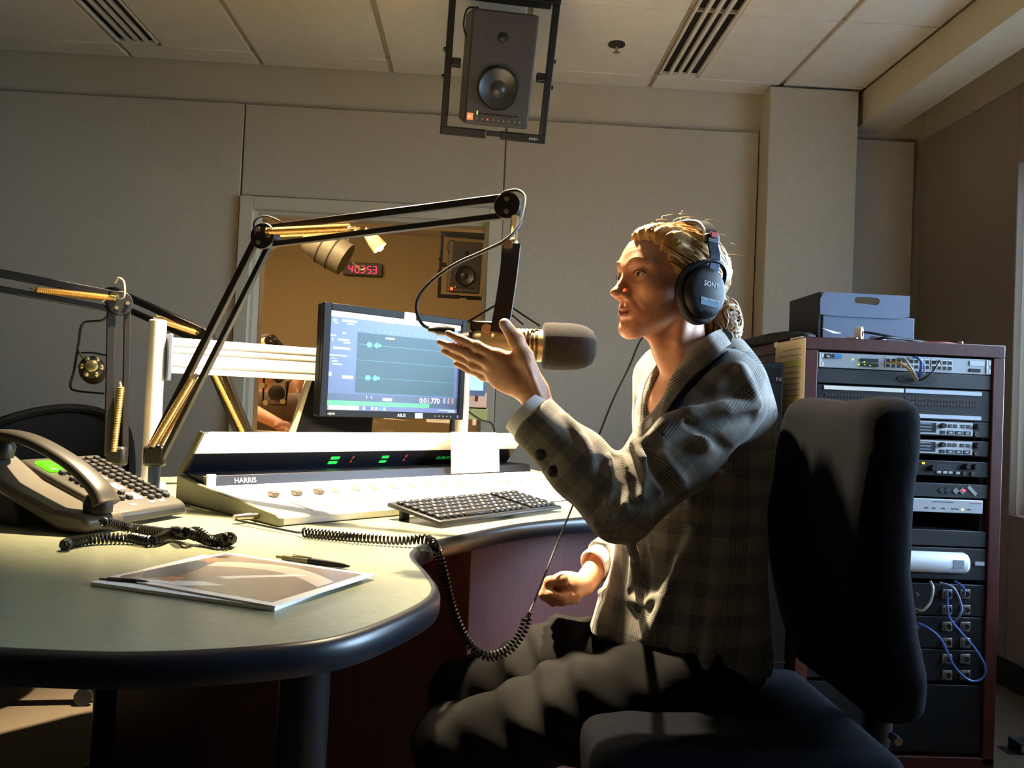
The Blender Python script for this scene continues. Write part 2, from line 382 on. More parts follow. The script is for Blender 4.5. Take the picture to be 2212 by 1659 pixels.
# window in the back wall
wt = MB()
t_ = .062
for lo, hi in [((WX0, YW - .018, WZ0), (WX0 + t_, YW + .03, WZ1)), ((WX1 - t_, YW - .018, WZ0), (WX1, YW + .03, WZ1)), ((WX0 + t_, YW - .018, WZ1 - t_), (WX1 - t_, YW + .03, WZ1)), ((WX0 + t_, YW - .018, WZ0), (WX1 - t_, YW + .03, WZ0 + t_))]: wt.b2(lo, hi)
i0, i1, k0, k1 = WX0 + .05, WX1 - .05, WZ0 + .05, WZ1 - .05
for lo, hi in [((i0, YW + .01, k0), (i0 + .03, YW + .17, k1)), ((i1 - .03, YW + .01, k0), (i1, YW + .17, k1)), ((i0 + .03, YW + .01, k1 - .03), (i1 - .03, YW + .17, k1)), ((i0 + .03, YW + .01, k0), (i1 - .03, YW + .17, k0 + .03))]: wt.b2(lo, hi)
w2 = struct(MB().b2((i0 + .02, YW + .088, k0 + .02), (i1 - .02, YW + .096, k1 - .02)).build('window_2', M_glass))
wt.build('window_frame', M_trim, w2, bev=0.003)
# adjoining studio shell
FY = 7.5
struct(MB().b2((-3.2, FY, 0), (2.3, FY + .1, 2.6)).build('wall_far', M_tan))
struct(MB().b2((-3.2, YW + .15, 0), (-3.1, FY, 2.6)).build('wall_far_left', M_tan))
struct(MB().b2((2.2, YW + .15, 0), (2.3, FY, 2.6)).build('wall_far_right', M_tan))
fc = struct(MB().b2((-3.2, YW + .15, 2.54), (2.3, FY, 2.62)).build('ceiling_far', M_grid))
for i in range(8):
    for j in range(6):
        x0 = -2.6 + i * .61; y0 = YW + .17 + j * .61
        MB().b2((x0, y0, 2.52), (x0 + .598, min(y0 + .598, FY - .01), 2.545)).build('ceiling_tile', M_tile, fc)
# ================================================================== DESK
M_top = mat('desk_laminate', '#84866d', 0.32, noise=0.10, scale=90, bump=0.03, bscale=600)
M_rim = mat('desk_rim_rubber', '#0d121b', 0.35)
M_mah = mat('mahogany', '#4a1d15', 0.45, noise=0.25, scale=10, stretch=(14, 14, 1.2))
M_blk = mat('black_paint', '#0e0e10', 0.4)
M_blkp = mat('black_plastic', '#141416', 0.45, noise=0.1, scale=80)
ZD = .74
front = [(-1.75, 1.35), (-1.45, 1.10), (-1.1, .92), (-.75, .838), (-.456, .815), (-.321, .815), (-.196, .852), (-.127, .905), (-.066, 1.03), (-.049, 1.12), (-.066, 1.222), (-.097, 1.343), (-.098, 1.42), (-.078, 1.495), (-.045, 1.55), (.078, 1.735), (.19, 1.85), (.308, 1.938), (.45, 2.03), (.62, 2.11), (.80, 2.165), (.905, 2.185)]
front = [tuple(p[:2]) for p in bez([(x, y, 0) for x, y in front], 5)]
back = [(.905, 2.95), (.2, 2.95), (-.45, 2.78), (-.95, 2.42), (-1.15, 2.2), (-1.75, 2.02)]
poly = front + back
desk = thing('studio_desk', 'curved studio desk with green laminate top and thick dark rubber edge', 'desk', (-.3, 1.8, 0))
def inset(pl, d):
    out = []; n = len(pl)
    for i in range(n):
        a, b, c = np.array(pl[i - 1]), np.array(pl[i]), np.array(pl[(i + 1) % n]); e = b - a; f = c - b
        n1 = np.array([-e[1], e[0]]); n2 = np.array([-f[1], f[0]]); nn = n1 / (np.linalg.norm(n1) + 1e-9) + n2 / (np.linalg.norm(n2) + 1e-9); nn /= np.linalg.norm(nn) + 1e-9
        out.append(tuple(b + nn * d))
    return out
inn = inset(poly, .004)
MB().prism(inn, ZD - .030, ZD).build('desk_top', M_top, desk, smooth=30)
# rubber edge: rounded strip swept round the front
rb = MB(); prof = [(0, .0), (.006, -.004), (.009, -.012), (.009, -.026), (.006, -.034), (-.004, -.037), (-.004, .0)]
R = []
for i, p in enumerate(front):
    a = np.array(front[max(i - 1, 0)]); b = np.array(front[min(i + 1, len(front) - 1)]); t = (b - a) / np.linalg.norm(b - a); nrm = np.array([t[1], -t[0]])
    R.append([(p[0] + nrm[0] * q, p[1] + nrm[1] * q, ZD + .0006 + z) for q, z in prof])
rb.rings(R).build('rubber_edge', M_rim, desk, smooth=50)
# pedestal of mahogany panels
ped = [(-.877, 2.10), (-.552, 1.76), (.0, 1.76), (.50, 2.26), (.50, 2.5), (-.877, 2.4)]
for a, b in zip(ped[:4], ped[1:5]):
    a3 = V((a[0], a[1], (ZD - .03) / 2)); b3 = V((b[0], b[1], (ZD - .03) / 2)); d = _n(b3 - a3); nn = V((-d[1], d[0], 0))
    MB().box((a3 + b3) / 2 + nn * .009, (np.linalg.norm(b3 - a3), .018, ZD - .032), (d, nn, V((0, 0, 1)))).build('base_panel', M_mah, desk, bev=.001)
for (x, y) in [(-.205, 1.05), (-.945, 2.2), (-1.45, 1.45)]:
    MB().cyl((x, y, .012), (x, y, ZD - .028), .032, n=28).cyl((x, y, 0), (x, y, .014), .042, n=28).cyl((x, y, ZD - .04), (x, y, ZD - .028), .06, n=28).build('leg', M_blk, desk)

# ================================================================== CONSOLE
cL = np.array([-.381, 1.607, 0]); E1 = np.array([.716, .698, 0]); E1 /= np.linalg.norm(E1); E2 = np.array([-E1[1], E1[0], 0]); EZ = np.array([0, 0, 1.0])
def C(t, d, z): return cL + E1 * t + E2 * d + EZ * z
M_cream = mat('console_cream', '#efeade', 0.45, noise=0.03, scale=20)
M_cside = mat('console_side_grey', '#8d8a72', 0.5)
M_navy = mat('console_navy', '#14141d', 0.5)
M_disp = mat('meter_glass', '#15161b', 0.12)
M_key = mat('console_button', '#efe9da', 0.4)
M_keyd = mat('fader_knob_dark', '#4c4234', 0.4)
M_leaf = mat('meter_green', '#0a3a10', .4, emit='#25e04a', estr=1.3)
M_red = mat('meter_red', '#301010', .4, emit='#ff6a50', estr=.6)
M_white = mat('white_print', '#f2efe6', .5)
LEN = 1.13
con = thing('mixing_console', 'cream broadcast mixing console with sloping meter bridge on the green desk', 'mixing console', C(.5, .2, ZD))
sec = [(0, .741), (0, .756), (.012, .760), (.335, .783), (.45, .783), (.45, .741)]
MB().rings([[C(t, d, z) for d, z in sec] for t in (.012, LEN - .012)]).build('fader_deck', M_cream, con, bev=.002)
side = [(-.004, .7405), (-.004, .757), (.01, .763), (.34, .788), (.452, .80), (.452, .7405)]
for t0 in (0, LEN - .012):
    MB().rings([[C(t, d, z) for d, z in side] for t in (t0, t0 + .012)]).build('end_cheek', M_cside, con, bev=.002)
# meter bridge leaning forward over the deck
MB().rings([[C(t, d, z) for d, z in [(.340, .781), (.349, .806), (.46, .806), (.46, .781)]] for t in (.014, LEN - .014)]).build('nameplate_band', M_navy, con, bev=.001)
MB().rings([[C(t, d, z) for d, z in [(.437, .806), (.395, .853), (.43, .853), (.462, .806)]] for t in (.014, LEN - .03)]).build('meter_screen', M_disp, con, bev=.001)
MB().rings([[C(t, d, z) for d, z in [(.396, .853), (.352, .902), (.362, .906), (.43, .853)]] for t in (.014, LEN - .03)]).build('bridge_reflection', M_cream, con, bev=.001)  # cream face painted in place of the lit deck's reflection in the panel
for t0 in (.010, LEN - .036):
    MB().rings([[C(t, d, z) for d, z in [(.340, .783), (.445, .806), (.352, .904), (.372, .908), (.466, .81), (.466, .783)]] for t in (t0, t0 + .005)]).build('bridge_end_plate', mat('smoked_acrylic', '#6d6a5e', .2), con)
fd = _n(C(0, .395, .853) - C(0, .437, .806)); fn_ = _n(np.cross(E1, fd))
if fn_ @ E2 > 0: fn_ = -fn_
def MS(t, q): return C(t, .437, .806) + fd * q + fn_ * .0008
for (t0, w_, q0, h_) in [(.395, .028, .034, .011), (.395, .028, .016, .011), (.565, .024, .034, .010), (.565, .024, .016, .009)]:
    MB().quad(MS(t0, q0), MS(t0 + w_, q0), MS(t0 + w_, q0 + h_), MS(t0, q0 + h_)).build('level_meter', M_leaf, con, smooth=0)
for (t0, q0) in [(.465, .02), (.465, .035), (.65, .02), (.65, .036)]:
    MB().quad(MS(t0, q0), MS(t0 + .003, q0), MS(t0 + .003, q0 + .01), MS(t0, q0 + .01)).build('level_marker', M_red, con, smooth=0)
text('clock_readout', '12:36:31', .017, MS(.80, .03), E1, fd, mat('led_dim', '#0c2010', .4, emit='#1d8a36', estr=.8), con)
text('maker_name', 'HARRIS', .017, C(.115, .3443, .793) - E2 * .0012, E1, _n(C(0, .349, .806) - C(0, .340, .781)), M_white, con, depth=.0006)
MB().box(C(.03, .343, .795), (.022, .008, .03), (E1, E2, EZ)).build('nameplate_cap', M_white, con, bev=.002)
# channel strips: buttons, faders, knobs
DS = _n(np.array(C(0, .335, .783) - C(0, .012, .760))); DN = np.cross(E1, DS)
if DN[2] < 0: DN = -DN
def DK(t, d): return C(t, d, .760 + (d - .012) * (.783 - .760) / .323)
bmesh_btn = None
for k in range(17):
    t = .10 + k * .058
    st = MB(); st.box(DK(t + .029, .165) + DN * .0002, (.0012, .29, .0012), (E1, DS, DN)); st.build('strip_line', mat('strip_line', '#a89f88', .6), con)
    for q, dd in ((0, .305), (1, .283), (2, .250)):
        MB().box(DK(t, dd) + DN * .0025, (.026, .013, .007), (E1, DS, DN)).build('channel_button', M_key, con, bev=.0015, seg=1)
    MB().box(DK(t, .09) + DN * .0003, (.004, .11, .001), (E1, DS, DN)).build('fader_slot', M_keyd, con)
    pos = .205 if k not in (0, 1, 2) else .19
    fk = MB(); c0 = DK(t, pos); fk.box(c0 + DN * .006, (.017, .024, .010), (E1, DS, DN)); fk.box(c0 + DN * .011, (.016, .003, .003), (E1, DS, DN))
    fk.build('fader_knob', M_keyd if k < 3 else mat('fader_knob_tan', '#b8a583', .45), con, bev=.002)
# headphone jack plug in the left cheek
p0 = C(-.002, .075, .752)
jk = MB(); jk.cyl(p0, p0 - E1 * .014, .006, n=12); jk.cyl(p0 - E1 * .014, p0 - E1 * .05, .0075, .006, 12)
jk.build('headphone_plug', M_chr, con)
# sheet of paper propped on the bridge
sh = MB(); a = [C(.845, .33, .7875), C(1.045, .33, .7875), C(1.045, .338, .905), C(.845, .338, .905)]
pp = [C(.755, .328, .789), C(.955, .328, .789), C(.955, .337, .90), C(.95, .3375, .906), C(.942, .338, .909), C(.755, .338, .910)]
sh.rings([pp, [p - E2 * .0012 for p in pp]])
tag(sh.build('paper_sheet', mat('paper_white', '#f4f1ea', .7), None, smooth=0), 'blank white sheet propped against the right end of the meter bridge', 'paper')
# jumble at the console's right end
tg = thing('tape_dispenser', 'red and clear tape dispenser behind the console at its right end', 'tape dispenser', C(1.20, .33, ZD))
MB().box(C(1.20, .33, ZD + .03), (.07, .03, .058), (E1, E2, EZ)).build('body', mat('clear_plastic', '#a8a596', .2), tg, bev=.006)
MB().box(C(1.185, .315, ZD + .052), (.03, .004, .02), (E1, E2, EZ)).build('label', mat('red_label', '#b5362b', .5), tg)
for k, (t, d, rr) in enumerate([(1.215, .27, .005), (1.18, .255, .004), (1.23, .215, .0045)]):
    tag(MB().cyl(C(t, d, ZD + rr), C(t + .08, d + .02, ZD + rr), rr, rr * .6, 8).build('marker', mat('marker_cream', '#d8cdb0', .4)), ['pale marker lying nearest the tape dispenser', 'pale thin marker at the left of the three by the console end', 'pale marker lying rightmost behind the console end'][k], 'marker', 'markers at the console end')

# ================================================================== KEYBOARD
ko = V((-.168, 1.858, ZD)); k1 = _n(V((.65, .76, 0))); k2 = V((-k1[1], k1[0], 0))
ko = V((-.066, 1.660, ZD))
kb = thing('computer_keyboard', 'black computer keyboard tilted on its feet in front of the console', 'keyboard', ko + k1 * .22 + k2 * .07)
def K(a, b, z): return ko + k1 * a + k2 * b + EZ * z
ks = [(0, .006), (0, .014), (.155, .036), (.160, .034), (.160, .026)]
MB().rings([[K(a, d, z) for d, z in ks] for a in (0, .435)]).build('case', M_blkp, kb, bev=.003)
for a in (.03, .40):
    MB().box(K(a, .135, .012), (.022, .012, .026), (k1, k2, EZ)).build('foot', M_blk, kb, bev=.002)
ksl = _n(K(0, .155, .036) - K(0, 0, .014)); kn = np.cross(k1, ksl)
M_cap = mat('keycap', '#1c1c1f', .38, noise=.1, scale=200); M_leg = mat('keycap_legend', '#9a9a98', .5)
for r in range(6):
    for c in range(21):
        if c in (15, 18) and r != 9 and c == 15: continue
        a = .012 + c * .0198; d = .012 + r * .0225
        if r == 0 and 4 <= c <= 8:
            if c != 4: continue
            wd = .095; a += .04
        else: wd = .0165
        q = K(a + .006, d + .009, .014 + (d + .009) * .022 / .155) + kn * .003
        kk = MB().box(q, (wd, .0175, .007), (k1, ksl, kn)).build('keycap', M_cap, kb, bev=.0018, seg=1)
        if (r * 7 + c * 3) % 2 == 0 and wd < .02:
            MB().box(q + kn * .0038 - k1 * .003 + ksl * .003, (.005, .006, .0002), (k1, ksl, kn)).build('legend', M_leg, kk, smooth=0)

# ================================================================== PRINTS AND PENS
A_, B_, C_, D_ = [PZ(x, y, ZD + .006) for x, y in [(478, 1195), (800, 1243), (598, 1313), (258, 1245)]]
ux = _n(B_ - A_); uy = _n(np.cross(EZ, ux)); uy = -uy if uy @ (A_ - C_) < 0 else uy
pr_o = (A_ + B_ + C_ + D_) / 4; pr_o[2] = ZD
M_ph = mat('photo_brown', '#6f5b4c', .25); M_pw = mat('photo_white', '#efe6dc', .25); M_gl = mat('photo_skin', '#b0683f', .3); M_jn = mat('photo_denim', '#3a4350', .3); M_hr = mat('photo_hair', '#15110f', .3)
def PR(a, b, z=0.0): return pr_o + ux * a + uy * b + EZ * z
pr = thing('photo_print', 'large white-bordered brown portrait photo print lying on the desk', 'photograph', pr_o)
MB().box(PR(0, 0, .0062), (.280, .215, .0016), (ux, uy, EZ)).build('photo_sheet', M_pw, pr)
def flat(nm, pts, m, z=.0072):
    b = MB(); pts = [PR(a * 1.0, c, z) for a, c in pts]; b.rings([pts, [p - EZ * .0003 for p in pts]]); return b.build(nm, m, pr, smooth=0)
flat('picture', [(-.13, -.095), (.125, -.095), (.125, .097), (-.13, .097)], M_ph, .00715)
flat('picture_swirl', [(x, .0 + .05 * math.sin((x + .13) * 12) + .028) for x in np.linspace(-.12, .12, 16)] + [(x, .0 + .05 * math.sin((x + .13) * 12) - .008) for x in np.linspace(.12, -.12, 16)], mat('photo_swirl', '#c9b6a2', .25), .00722)
flat('picture_stripe', [(-.03, -.03), (.05, .045), (.068, .045), (-.008, -.03)], M_pw, .00724)
flat('picture_stripe', [(-.09, -.095), (-.02, -.06), (.02, -.06), (-.03, -.095)], M_pw, .00726)
flat('picture_figure', [(-.128, .03), (-.10, .05), (-.085, .0), (-.07, -.06), (-.10, -.088), (-.128, -.06)], M_jn, .00728)
flat('picture_figure', [(-.13, .052), (-.11, .07), (-.095, .055), (-.105, .03)], M_gl, .0073)
flat('picture_figure', [(-.075, -.06), (-.055, -.055), (-.05, -.082), (-.08, -.088)], M_gl, .0073)
flat('picture_figure', [(-.13, .07), (-.122, .085), (-.108, .08), (-.112, .066)], M_hr, .0073)
u2 = _n(ux * .99 + uy * .10); v2 = np.cross(EZ, u2)
tag(MB().box(pr_o - ux * .012 - uy * .012 + EZ * .0025, (.279, .216, .0045), (u2, v2, EZ)).build('paper_stack', mat('paper_white', '#f4f1ea', .7), None), 'white papers sticking out underneath the brown photo print', 'paper')
def pen(p0, p1, label, m1, m2):
    p0 = V(p0); p1 = V(p1); d = p1 - p0; L = np.linalg.norm(d); d = d / L; r = thing('ballpoint_pen', label, 'pen', (p0 + p1) / 2)
    MB().lathe([(.0015, 0), (.0042, .012), (.0048, .04), (.0048, L * .55)], p0, d, 12).build('grip', m1, r)
    MB().lathe([(.0048, L * .55), (.0045, L - .012), (.0025, L - .010), (.0025, L)], p0, d, 12).build('barrel', m2, r)
    q = p0 + d * (L - .03); MB().beam(q + EZ * .0062, q + d * .035 * -1 + EZ * .0055, .003, .0012).build('clip', M_chr, r); return r
M_peng = mat('pen_grey', '#9c957c', .3)
pen(PZ(755, 1223, ZD + .005), PZ(598, 1202, ZD + .005), 'grey and black ballpoint pen lying beyond the photo print', M_blkp, M_peng)
q0 = PZ(216, 1252, ZD + .0045); q1 = PZ(330, 1262, ZD + .0045)
pen(q1, q0, 'dark ballpoint pen tucked against the left corner of the photo print', M_blkp, mat('pen_dark', '#4a4442', .3))
# ================================================================== TELEPHONE
f2 = V((-.681, 1.432, ZD)); pw = _n(V((.098, .27, 0))); pb = V((-pw[1], pw[0], 0))
def T(a, b, z): return f2 + pw * a + pb * b + EZ * z
M_tel = mat('phone_grey', '#3f3a32', .38, noise=.05, scale=60); M_teld = mat('phone_black', '#16140f', .4); M_tkey = mat('phone_key', '#2b2825', .4)
tel = thing('desk_telephone', 'grey multi-line desk telephone with handset and coiled cord', 'telephone', T(.14, .12, 0))
bs = [(.0, .006), (.0, .026), (.012, .034), (.235, .112), (.25, .108), (.25, .094), (.03, .006)]
MB().rings([[T(a, b, z) for b, z in bs] for a in (.088, .275)]).build('body', M_tel, tel, bev=.006, seg=3)
cs = [(-.02, .006), (-.02, .028), (-.005, .036), (.06, .040), (.17, .078), (.245, .122), (.265, .118), (.262, .09), (.04, .004)]
MB().rings([[T(a, b, z) for b, z in cs] for a in (.0, .088)]).build('cradle', mat('phone_taupe', '#4d4639', .4), tel, bev=.008, seg=3)
MB().rings([[T(a, b, z) for b, z in [(.15, .0), (.21, .0), (.23, .085), (.17, .06)]] for a in (.02, .25)]).build('stand', M_teld, tel, bev=.004)
# handset: an arch between ear and mouth ends
hp = bez([T(.044, b, z) for b, z in [(-.018, .052), (.0, .078), (.05, .112), (.12, .142), (.18, .158), (.235, .160), (.27, .146)]], 6)
hs = MB(); R = []
for i, p in enumerate(hp):
    u = i / (len(hp) - 1); t = _n(hp[min(i + 1, len(hp) - 1)] - hp[max(i - 1, 0)]); n_ = np.cross(pw, t); n_ = n_ if n_[2] > 0 else -n_
    wd = .021 + .006 * abs(2 * u - 1) ** 2; th = .010 + .005 * abs(2 * u - 1) ** 3
    R.append([p + pw * wd * math.copysign(abs(math.cos(q)) ** .6, math.cos(q)) + n_ * th * math.copysign(abs(math.sin(q)) ** .7, math.sin(q)) for q in [2 * math.pi * k / 20 for k in range(20)]])
hset = hs.rings(R).build('handset', M_tel, tel, smooth=60)
MB().lathe([(.022, 0), (.026, .02), (.02, .034)], T(.044, .235, .118), (0, 0, 1), 20).build('earpiece', M_teld, hset)
MB().lathe([(.024, 0), (.025, .02), (.02, .03)], T(.044, .0, .036), (0, 0, 1), 20).build('mouthpiece', M_teld, hset)
tsl = _n(T(0, .235, .112) - T(0, .012, .034)); tn = np.cross(pw, tsl); tn = tn if tn[2] > 0 else -tn
def TS(a, b): return T(a, b, .034 + (b - .012) * .078 / .223)
MB().box(TS(.118, .195) + tn * .003, (.034, .045, .008), (pw, tsl, tn)).build('display', mat('lcd_green', '#0d2a05', .25, emit='#7cff1e', estr=.8), tel, bev=.003)
M_lab = mat('phone_label', '#b9b2a6', .5)
def tk(a, b, w_=.012, l_=.011): MB().box(TS(a, b) + tn * .003, (w_, l_, .008), (pw, tsl, tn)).build('phone_key', M_tkey, tel, bev=.0015, seg=1)
for k in range(12):
    for a in (.212, .232, .254): tk(a, .035 + k * .0165)
for i in range(3):
    for j in range(4): tk(.118 + i * .018, .095 + j * .014, .013, .009)
for i in range(3):
    for j in range(2): tk(.125 + i * .02, .045 + j * .02)
tk(.12, .165); tk(.137, .162)
for i in range(4): MB().box(TS(.185, .05 + i * .045) + tn * .0004, (.022, .03, .001), (pw, tsl, tn)).build('key_label', M_lab, tel)
for a in (.15, .2, .225): MB().box(TS(a, .02) + tn * .0004, (.016, .008, .001), (pw, tsl, tn)).build('key_label', M_lab, tel)
cpath = [PZ(x, y, ZD + z) for x, y, z in [(222, 1128, .03), (280, 1140, .012), (350, 1150, .010), (395, 1156, .012), (425, 1148, .022), (455, 1166, .012), (490, 1160, .02), (500, 1166, .010), (470, 1172, .010), (430, 1160, .012), (400, 1150, .024), (372, 1148, .016), (330, 1168, .010), (280, 1162, .010), (200, 1164, .010), (150, 1172, .010), (140, 1178, .010)]]
MB().tube(helix(bez(cpath, 8), .0072, .0062, 8), .0022, 5).build('handset_cord', M_teld, tel)

# ================================================================== HEADPHONE CORD
hc = MB()
lead = bez([C(-.05, .075, .748), PZ(630, 1148, ZD + .006), PZ(655, 1150, ZD + .010)], 6)
hc.tube(lead, .0022, 6)
coil1 = bez([PZ(655, 1150, ZD + .010), PZ(760, 1160, ZD + .011), PZ(860, 1166, ZD + .012), PZ(925, 1166, ZD + .013), PY(944, 1190, 1.475), PY(958, 1240, 1.47), PY(975, 1310, 1.46), PY(1005, 1378, 1.45), PY(1050, 1416, 1.44), PY(1095, 1406, 1.44), PY(1125, 1370, 1.45), PY(1138, 1336, 1.46)], 10)
hc.tube(helix(coil1, .0078, .0072, 8), .0021, 5)
hc.tube(bez([coil1[-1], PY(1146, 1318, 1.47), PY(1160, 1285, 1.50), PY(1176, 1245, 1.55), PY(1203, 1175, 1.60), PY(1236, 1095, 1.62), PY(1262, 1020, 1.62), PY(1290, 950, 1.62), PY(1325, 862, 1.62), PY(1360, 790, 1.62), PY(1384, 735, 1.61), PY(1420, 700, 1.60)], 8), .0021, 6)
hcord = thing('headphone_cord', 'black coiled headphone cord looping from the desk edge to the raised headphones', 'cord', coil1[40])
hc.build('coiled_lead', M_blkp, hcord)
MB().cyl(coil1[-1] - V((.004, 0, .008)), coil1[-1] + V((.006, 0, .012)), .0055, .004, 10).build('connector', M_chr, hcord)

# ================================================================== EQUIPMENT RAIL
M_alu = mat('white_aluminium', '#d9d4cb', .35, .25)
ra = V((-.84, 2.2, 0)); rbp = V((-.06, 2.655, 0)); rd = _n(rbp - ra); rn = V((rd[1], -rd[0], 0))
rail = thing('equipment_rail', 'white aluminium equipment rail with grooved beam on round posts behind the console', 'rail', (ra + rbp) / 2 + EZ * ZD)
for q, zt in ((V((-.862, 2.195, 0)), 1.183), (rbp + rd * .01, 1.18)):
    MB().lathe([(.022, 0), (.022, zt - ZD - .003), (.019, zt - ZD)], q + EZ * ZD, (0, 0, 1), 28).lathe([(.04, 0), (.04, .008)], q + EZ * ZD, (0, 0, 1), 28).build('post', M_alu, rail)
gp = [(-.006, 1.043), (.012, 1.043), (.012, 1.058), (.006, 1.060), (.006, 1.063), (.012, 1.066), (.012, 1.094), (.006, 1.096), (.006, 1.099), (.012, 1.102), (.012, 1.112), (.006, 1.114), (.006, 1.117), (.012, 1.120), (.012, 1.134), (.008, 1.138), (-.006, 1.138)]
MB().rings([[p + rn * a + EZ * z for a, z in gp] for p in (ra + rd * .005, rbp - rd * .008)]).build('grooved_beam', M_alu, rail, smooth=25)
MB().box(ra + rd * .008 + rn * .004 + EZ * 1.085, (.012, .034, .125), (rd, rn, EZ)).build('end_bracket', mat('bracket_blue', '#6f7684', .4, .3), rail, bev=.003)

# ================================================================== MONITOR
m0 = V((-.440, 2.262, .942)); m1 = V((-.050, 2.582, .942)); mx = _n(m1 - m0); my = EZ; mn = np.cross(mx, my); mn = mn if mn[1] < 0 else -mn
MW, MH = float(np.linalg.norm(m1 - m0)), .318
mon = thing('computer_monitor', 'black computer monitor showing a green audio waveform beside the microphone', 'monitor', (m0 + m1) / 2)
def Q(a, b, n=0.0): return m0 + mx * a * MW + my * b * MH + mn * n      # a,b in 0..1 of the outer frame
MB().box(Q(.5, .5, -.020), (MW, MH, .030), (mx, my, mn)).build('housing', mat('bezel_gloss', '#070708', .45, spec=.15), mon, bev=.006, seg=3)
bz = MB(); sx0, sx1, sy0, sy1 = .045, .965, .062, .935
for a0, a1, b0, b1 in [(0, sx0, 0, 1), (sx1, 1, 0, 1), (sx0, sx1, 0, sy0), (sx0, sx1, sy1, 1)]:
    bz.box(Q((a0 + a1) / 2, (b0 + b1) / 2, 0), ((a1 - a0) * MW, (b1 - b0) * MH, .014), (mx, my, mn))
bz.build('bezel', mat('bezel_gloss', '#070708', .45, spec=.15), mon, bev=.002)
def em(n, c, s=1.0, rough=.3): return mat('screen_' + n, '#0b0d10', rough, emit=c, estr=s * 1.5)
def SQ(u, v, n=.0): return Q(sx0 + (sx1 - sx0) * u, sy1 - (sy1 - sy0) * v, -.004 + n)      # u right, v down
scr = MB().quad(SQ(0, 0), SQ(1, 0), SQ(1, 1), SQ(0, 1)).build('screen', em('base', '#4a5b86', .75), mon, smooth=0)
LV = [0]
def rect(nm, u0, v0, u1, v1, m, lv=1):
    LV[0] += 1; n_ = .0003 * lv
    return MB().quad(SQ(u0, v0, n_), SQ(u1, v0, n_), SQ(u1, v1, n_), SQ(u0, v1, n_)).build(nm, m, scr, smooth=0)
wht = em('white', '#f4f6ff', 1.3); pale = em('pale', '#9fb0d8', .9); dark = em('dark', '#33415f', .6); grn = em('green', '#46c864', 1.0); wv = em('wave', '#59f5b4', 1.1); ora = em('orange', '#c89a78', .7)
rect('title_bar', 0, 0, 1, .055, wht)
rect('waveform_view', .198, .19, .965, .815, mat('screen_wave_bg', '#0c1215', .42, emit='#2a5a66', estr=.75), 1)
rect('timeline', .198, .12, .965, .19, em('timeline', '#3f5c8a', .75))
rect('transport_bar', 0, .83, 1, .905, em('transport', '#3a4668', .65))
rect('level_bar', 0, .905, .765, .95, grn, 1)
rect('level_bar_rest', .765, .905, 1, .95, dark, 1)
rect('task_bar', 0, .955, 1, 1, em('task', '#5a6290', .8), 1)
rect('task_button', .02, .955, .23, .995, wht, 2)
for u, c in ((.26, wht), (.29, mat('screen_blue', '#101040', .3, emit='#2b50e0', estr=1.0)), (.32, wht), (.35, wht), (.38, em('cyan', '#35a6d8', 1.0)), (.41, wht)): rect('task_icon', u, .96, u + .014, .99, c, 2)
for v in (.31, .475, .655): rect('track_line', .198, v, .965, v + .004, em('teal', '#3f8f96', .7), 2)
for v in (.31, .655):
    for k in range(14):
        u = .268 + k * .0075
        if k in (5, 6): continue
        hgt = [.018, .028, .022, .026, .015, 0, 0, .012, .026, .03, .022, .01, .018, .012][k]
        rect('wave_peak', u, v - hgt, u + .0055, v + hgt, wv, 3)
for k in range(16): rect('timeline_tick', .205 + k * .047, .15, .209 + k * .047, .166, pale, 2)
for (u0, v0, u1, v1) in [(.02, .08, .05, .10), (.03, .11, .06, .125), (.085, .075, .19, .10), (.12, .11, .17, .125), (.01, .24, .05, .255), (.09, .205, .115, .225), (.02, .27, .03, .31), (.06, .275, .14, .295), (.10, .305, .15, .32), (.03, .36, .15, .385), (.01, .44, .13, .455), (.02, .475, .06, .485), (.025, .50, .07, .515), (.03, .53, .10, .545), (.01, .62, .03, .66), (.10, .645, .18, .68), (.40, .86, .47, .89), (.28, .845, .285, .87), (.315, .845, .32, .87), (.40, .215, .47, .235), (.84, .965, .98, .975), (.92, .98, .985, .99)]:
    rect('interface_text', u0, v0, u1, v1, pale if v0 < .84 or u0 > .8 else wht, 3)
for k in range(3):
    for j in range(3): rect('transport_icon', .88 + k * .035, .835 + j * .02, .895 + k * .035, .848 + j * .02, ora if k else pale, 3)
rect('playhead_label', .39, .055, .46, .062, wht, 4)
text('time_readout', '0:01.770', .0225, SQ(.765, .872, .0015), mx, my, wht, scr, depth=.0001)
text('maker_name', 'ASUS', .013, Q(.535, .028, .0075), mx, my, mat('logo_silver', '#b9bcc0', .35, .6), mon, depth=.0004)
text('port_label', 'HDMI', .009, Q(.07, .026, .0075), mx, my, M_lab, mon, depth=.0003)
for u in (.78, .81, .84, .87, .90): MB().box(Q(u, .03, .0074), (.005, .004, .001), (mx, my, mn)).build('menu_button', mat('button_grey', '#55565a', .4), mon)
MB().box(Q(.955, .03, .0075), (.003, .008, .001), (mx, my, mn)).build('power_light', mat('led_blue', '#101040', .3, emit='#4a5cff', estr=3), mon)
MB().box(Q(.66, .03, .0075), (.028, .016, .001), (mx, my, mn)).build('sticker', mat('sticker_teal', '#7fa6a4', .4), mon)
MB().box(Q(.565, .965, .0076), (.04, .022, .0012), (mx, my, mn)).build('sticky_note', M_white, mon)
MB().box(Q(.5, .5, -.05), (.10, .10, .04), (mx, my, mn)).build('mount_plate', M_blk, mon, bev=.004)
MB().beam(Q(.5, .5, -.06), V((-.215, 2.548, 1.09)), .04, .04).build('mount_arm', M_blk, mon, bev=.004)

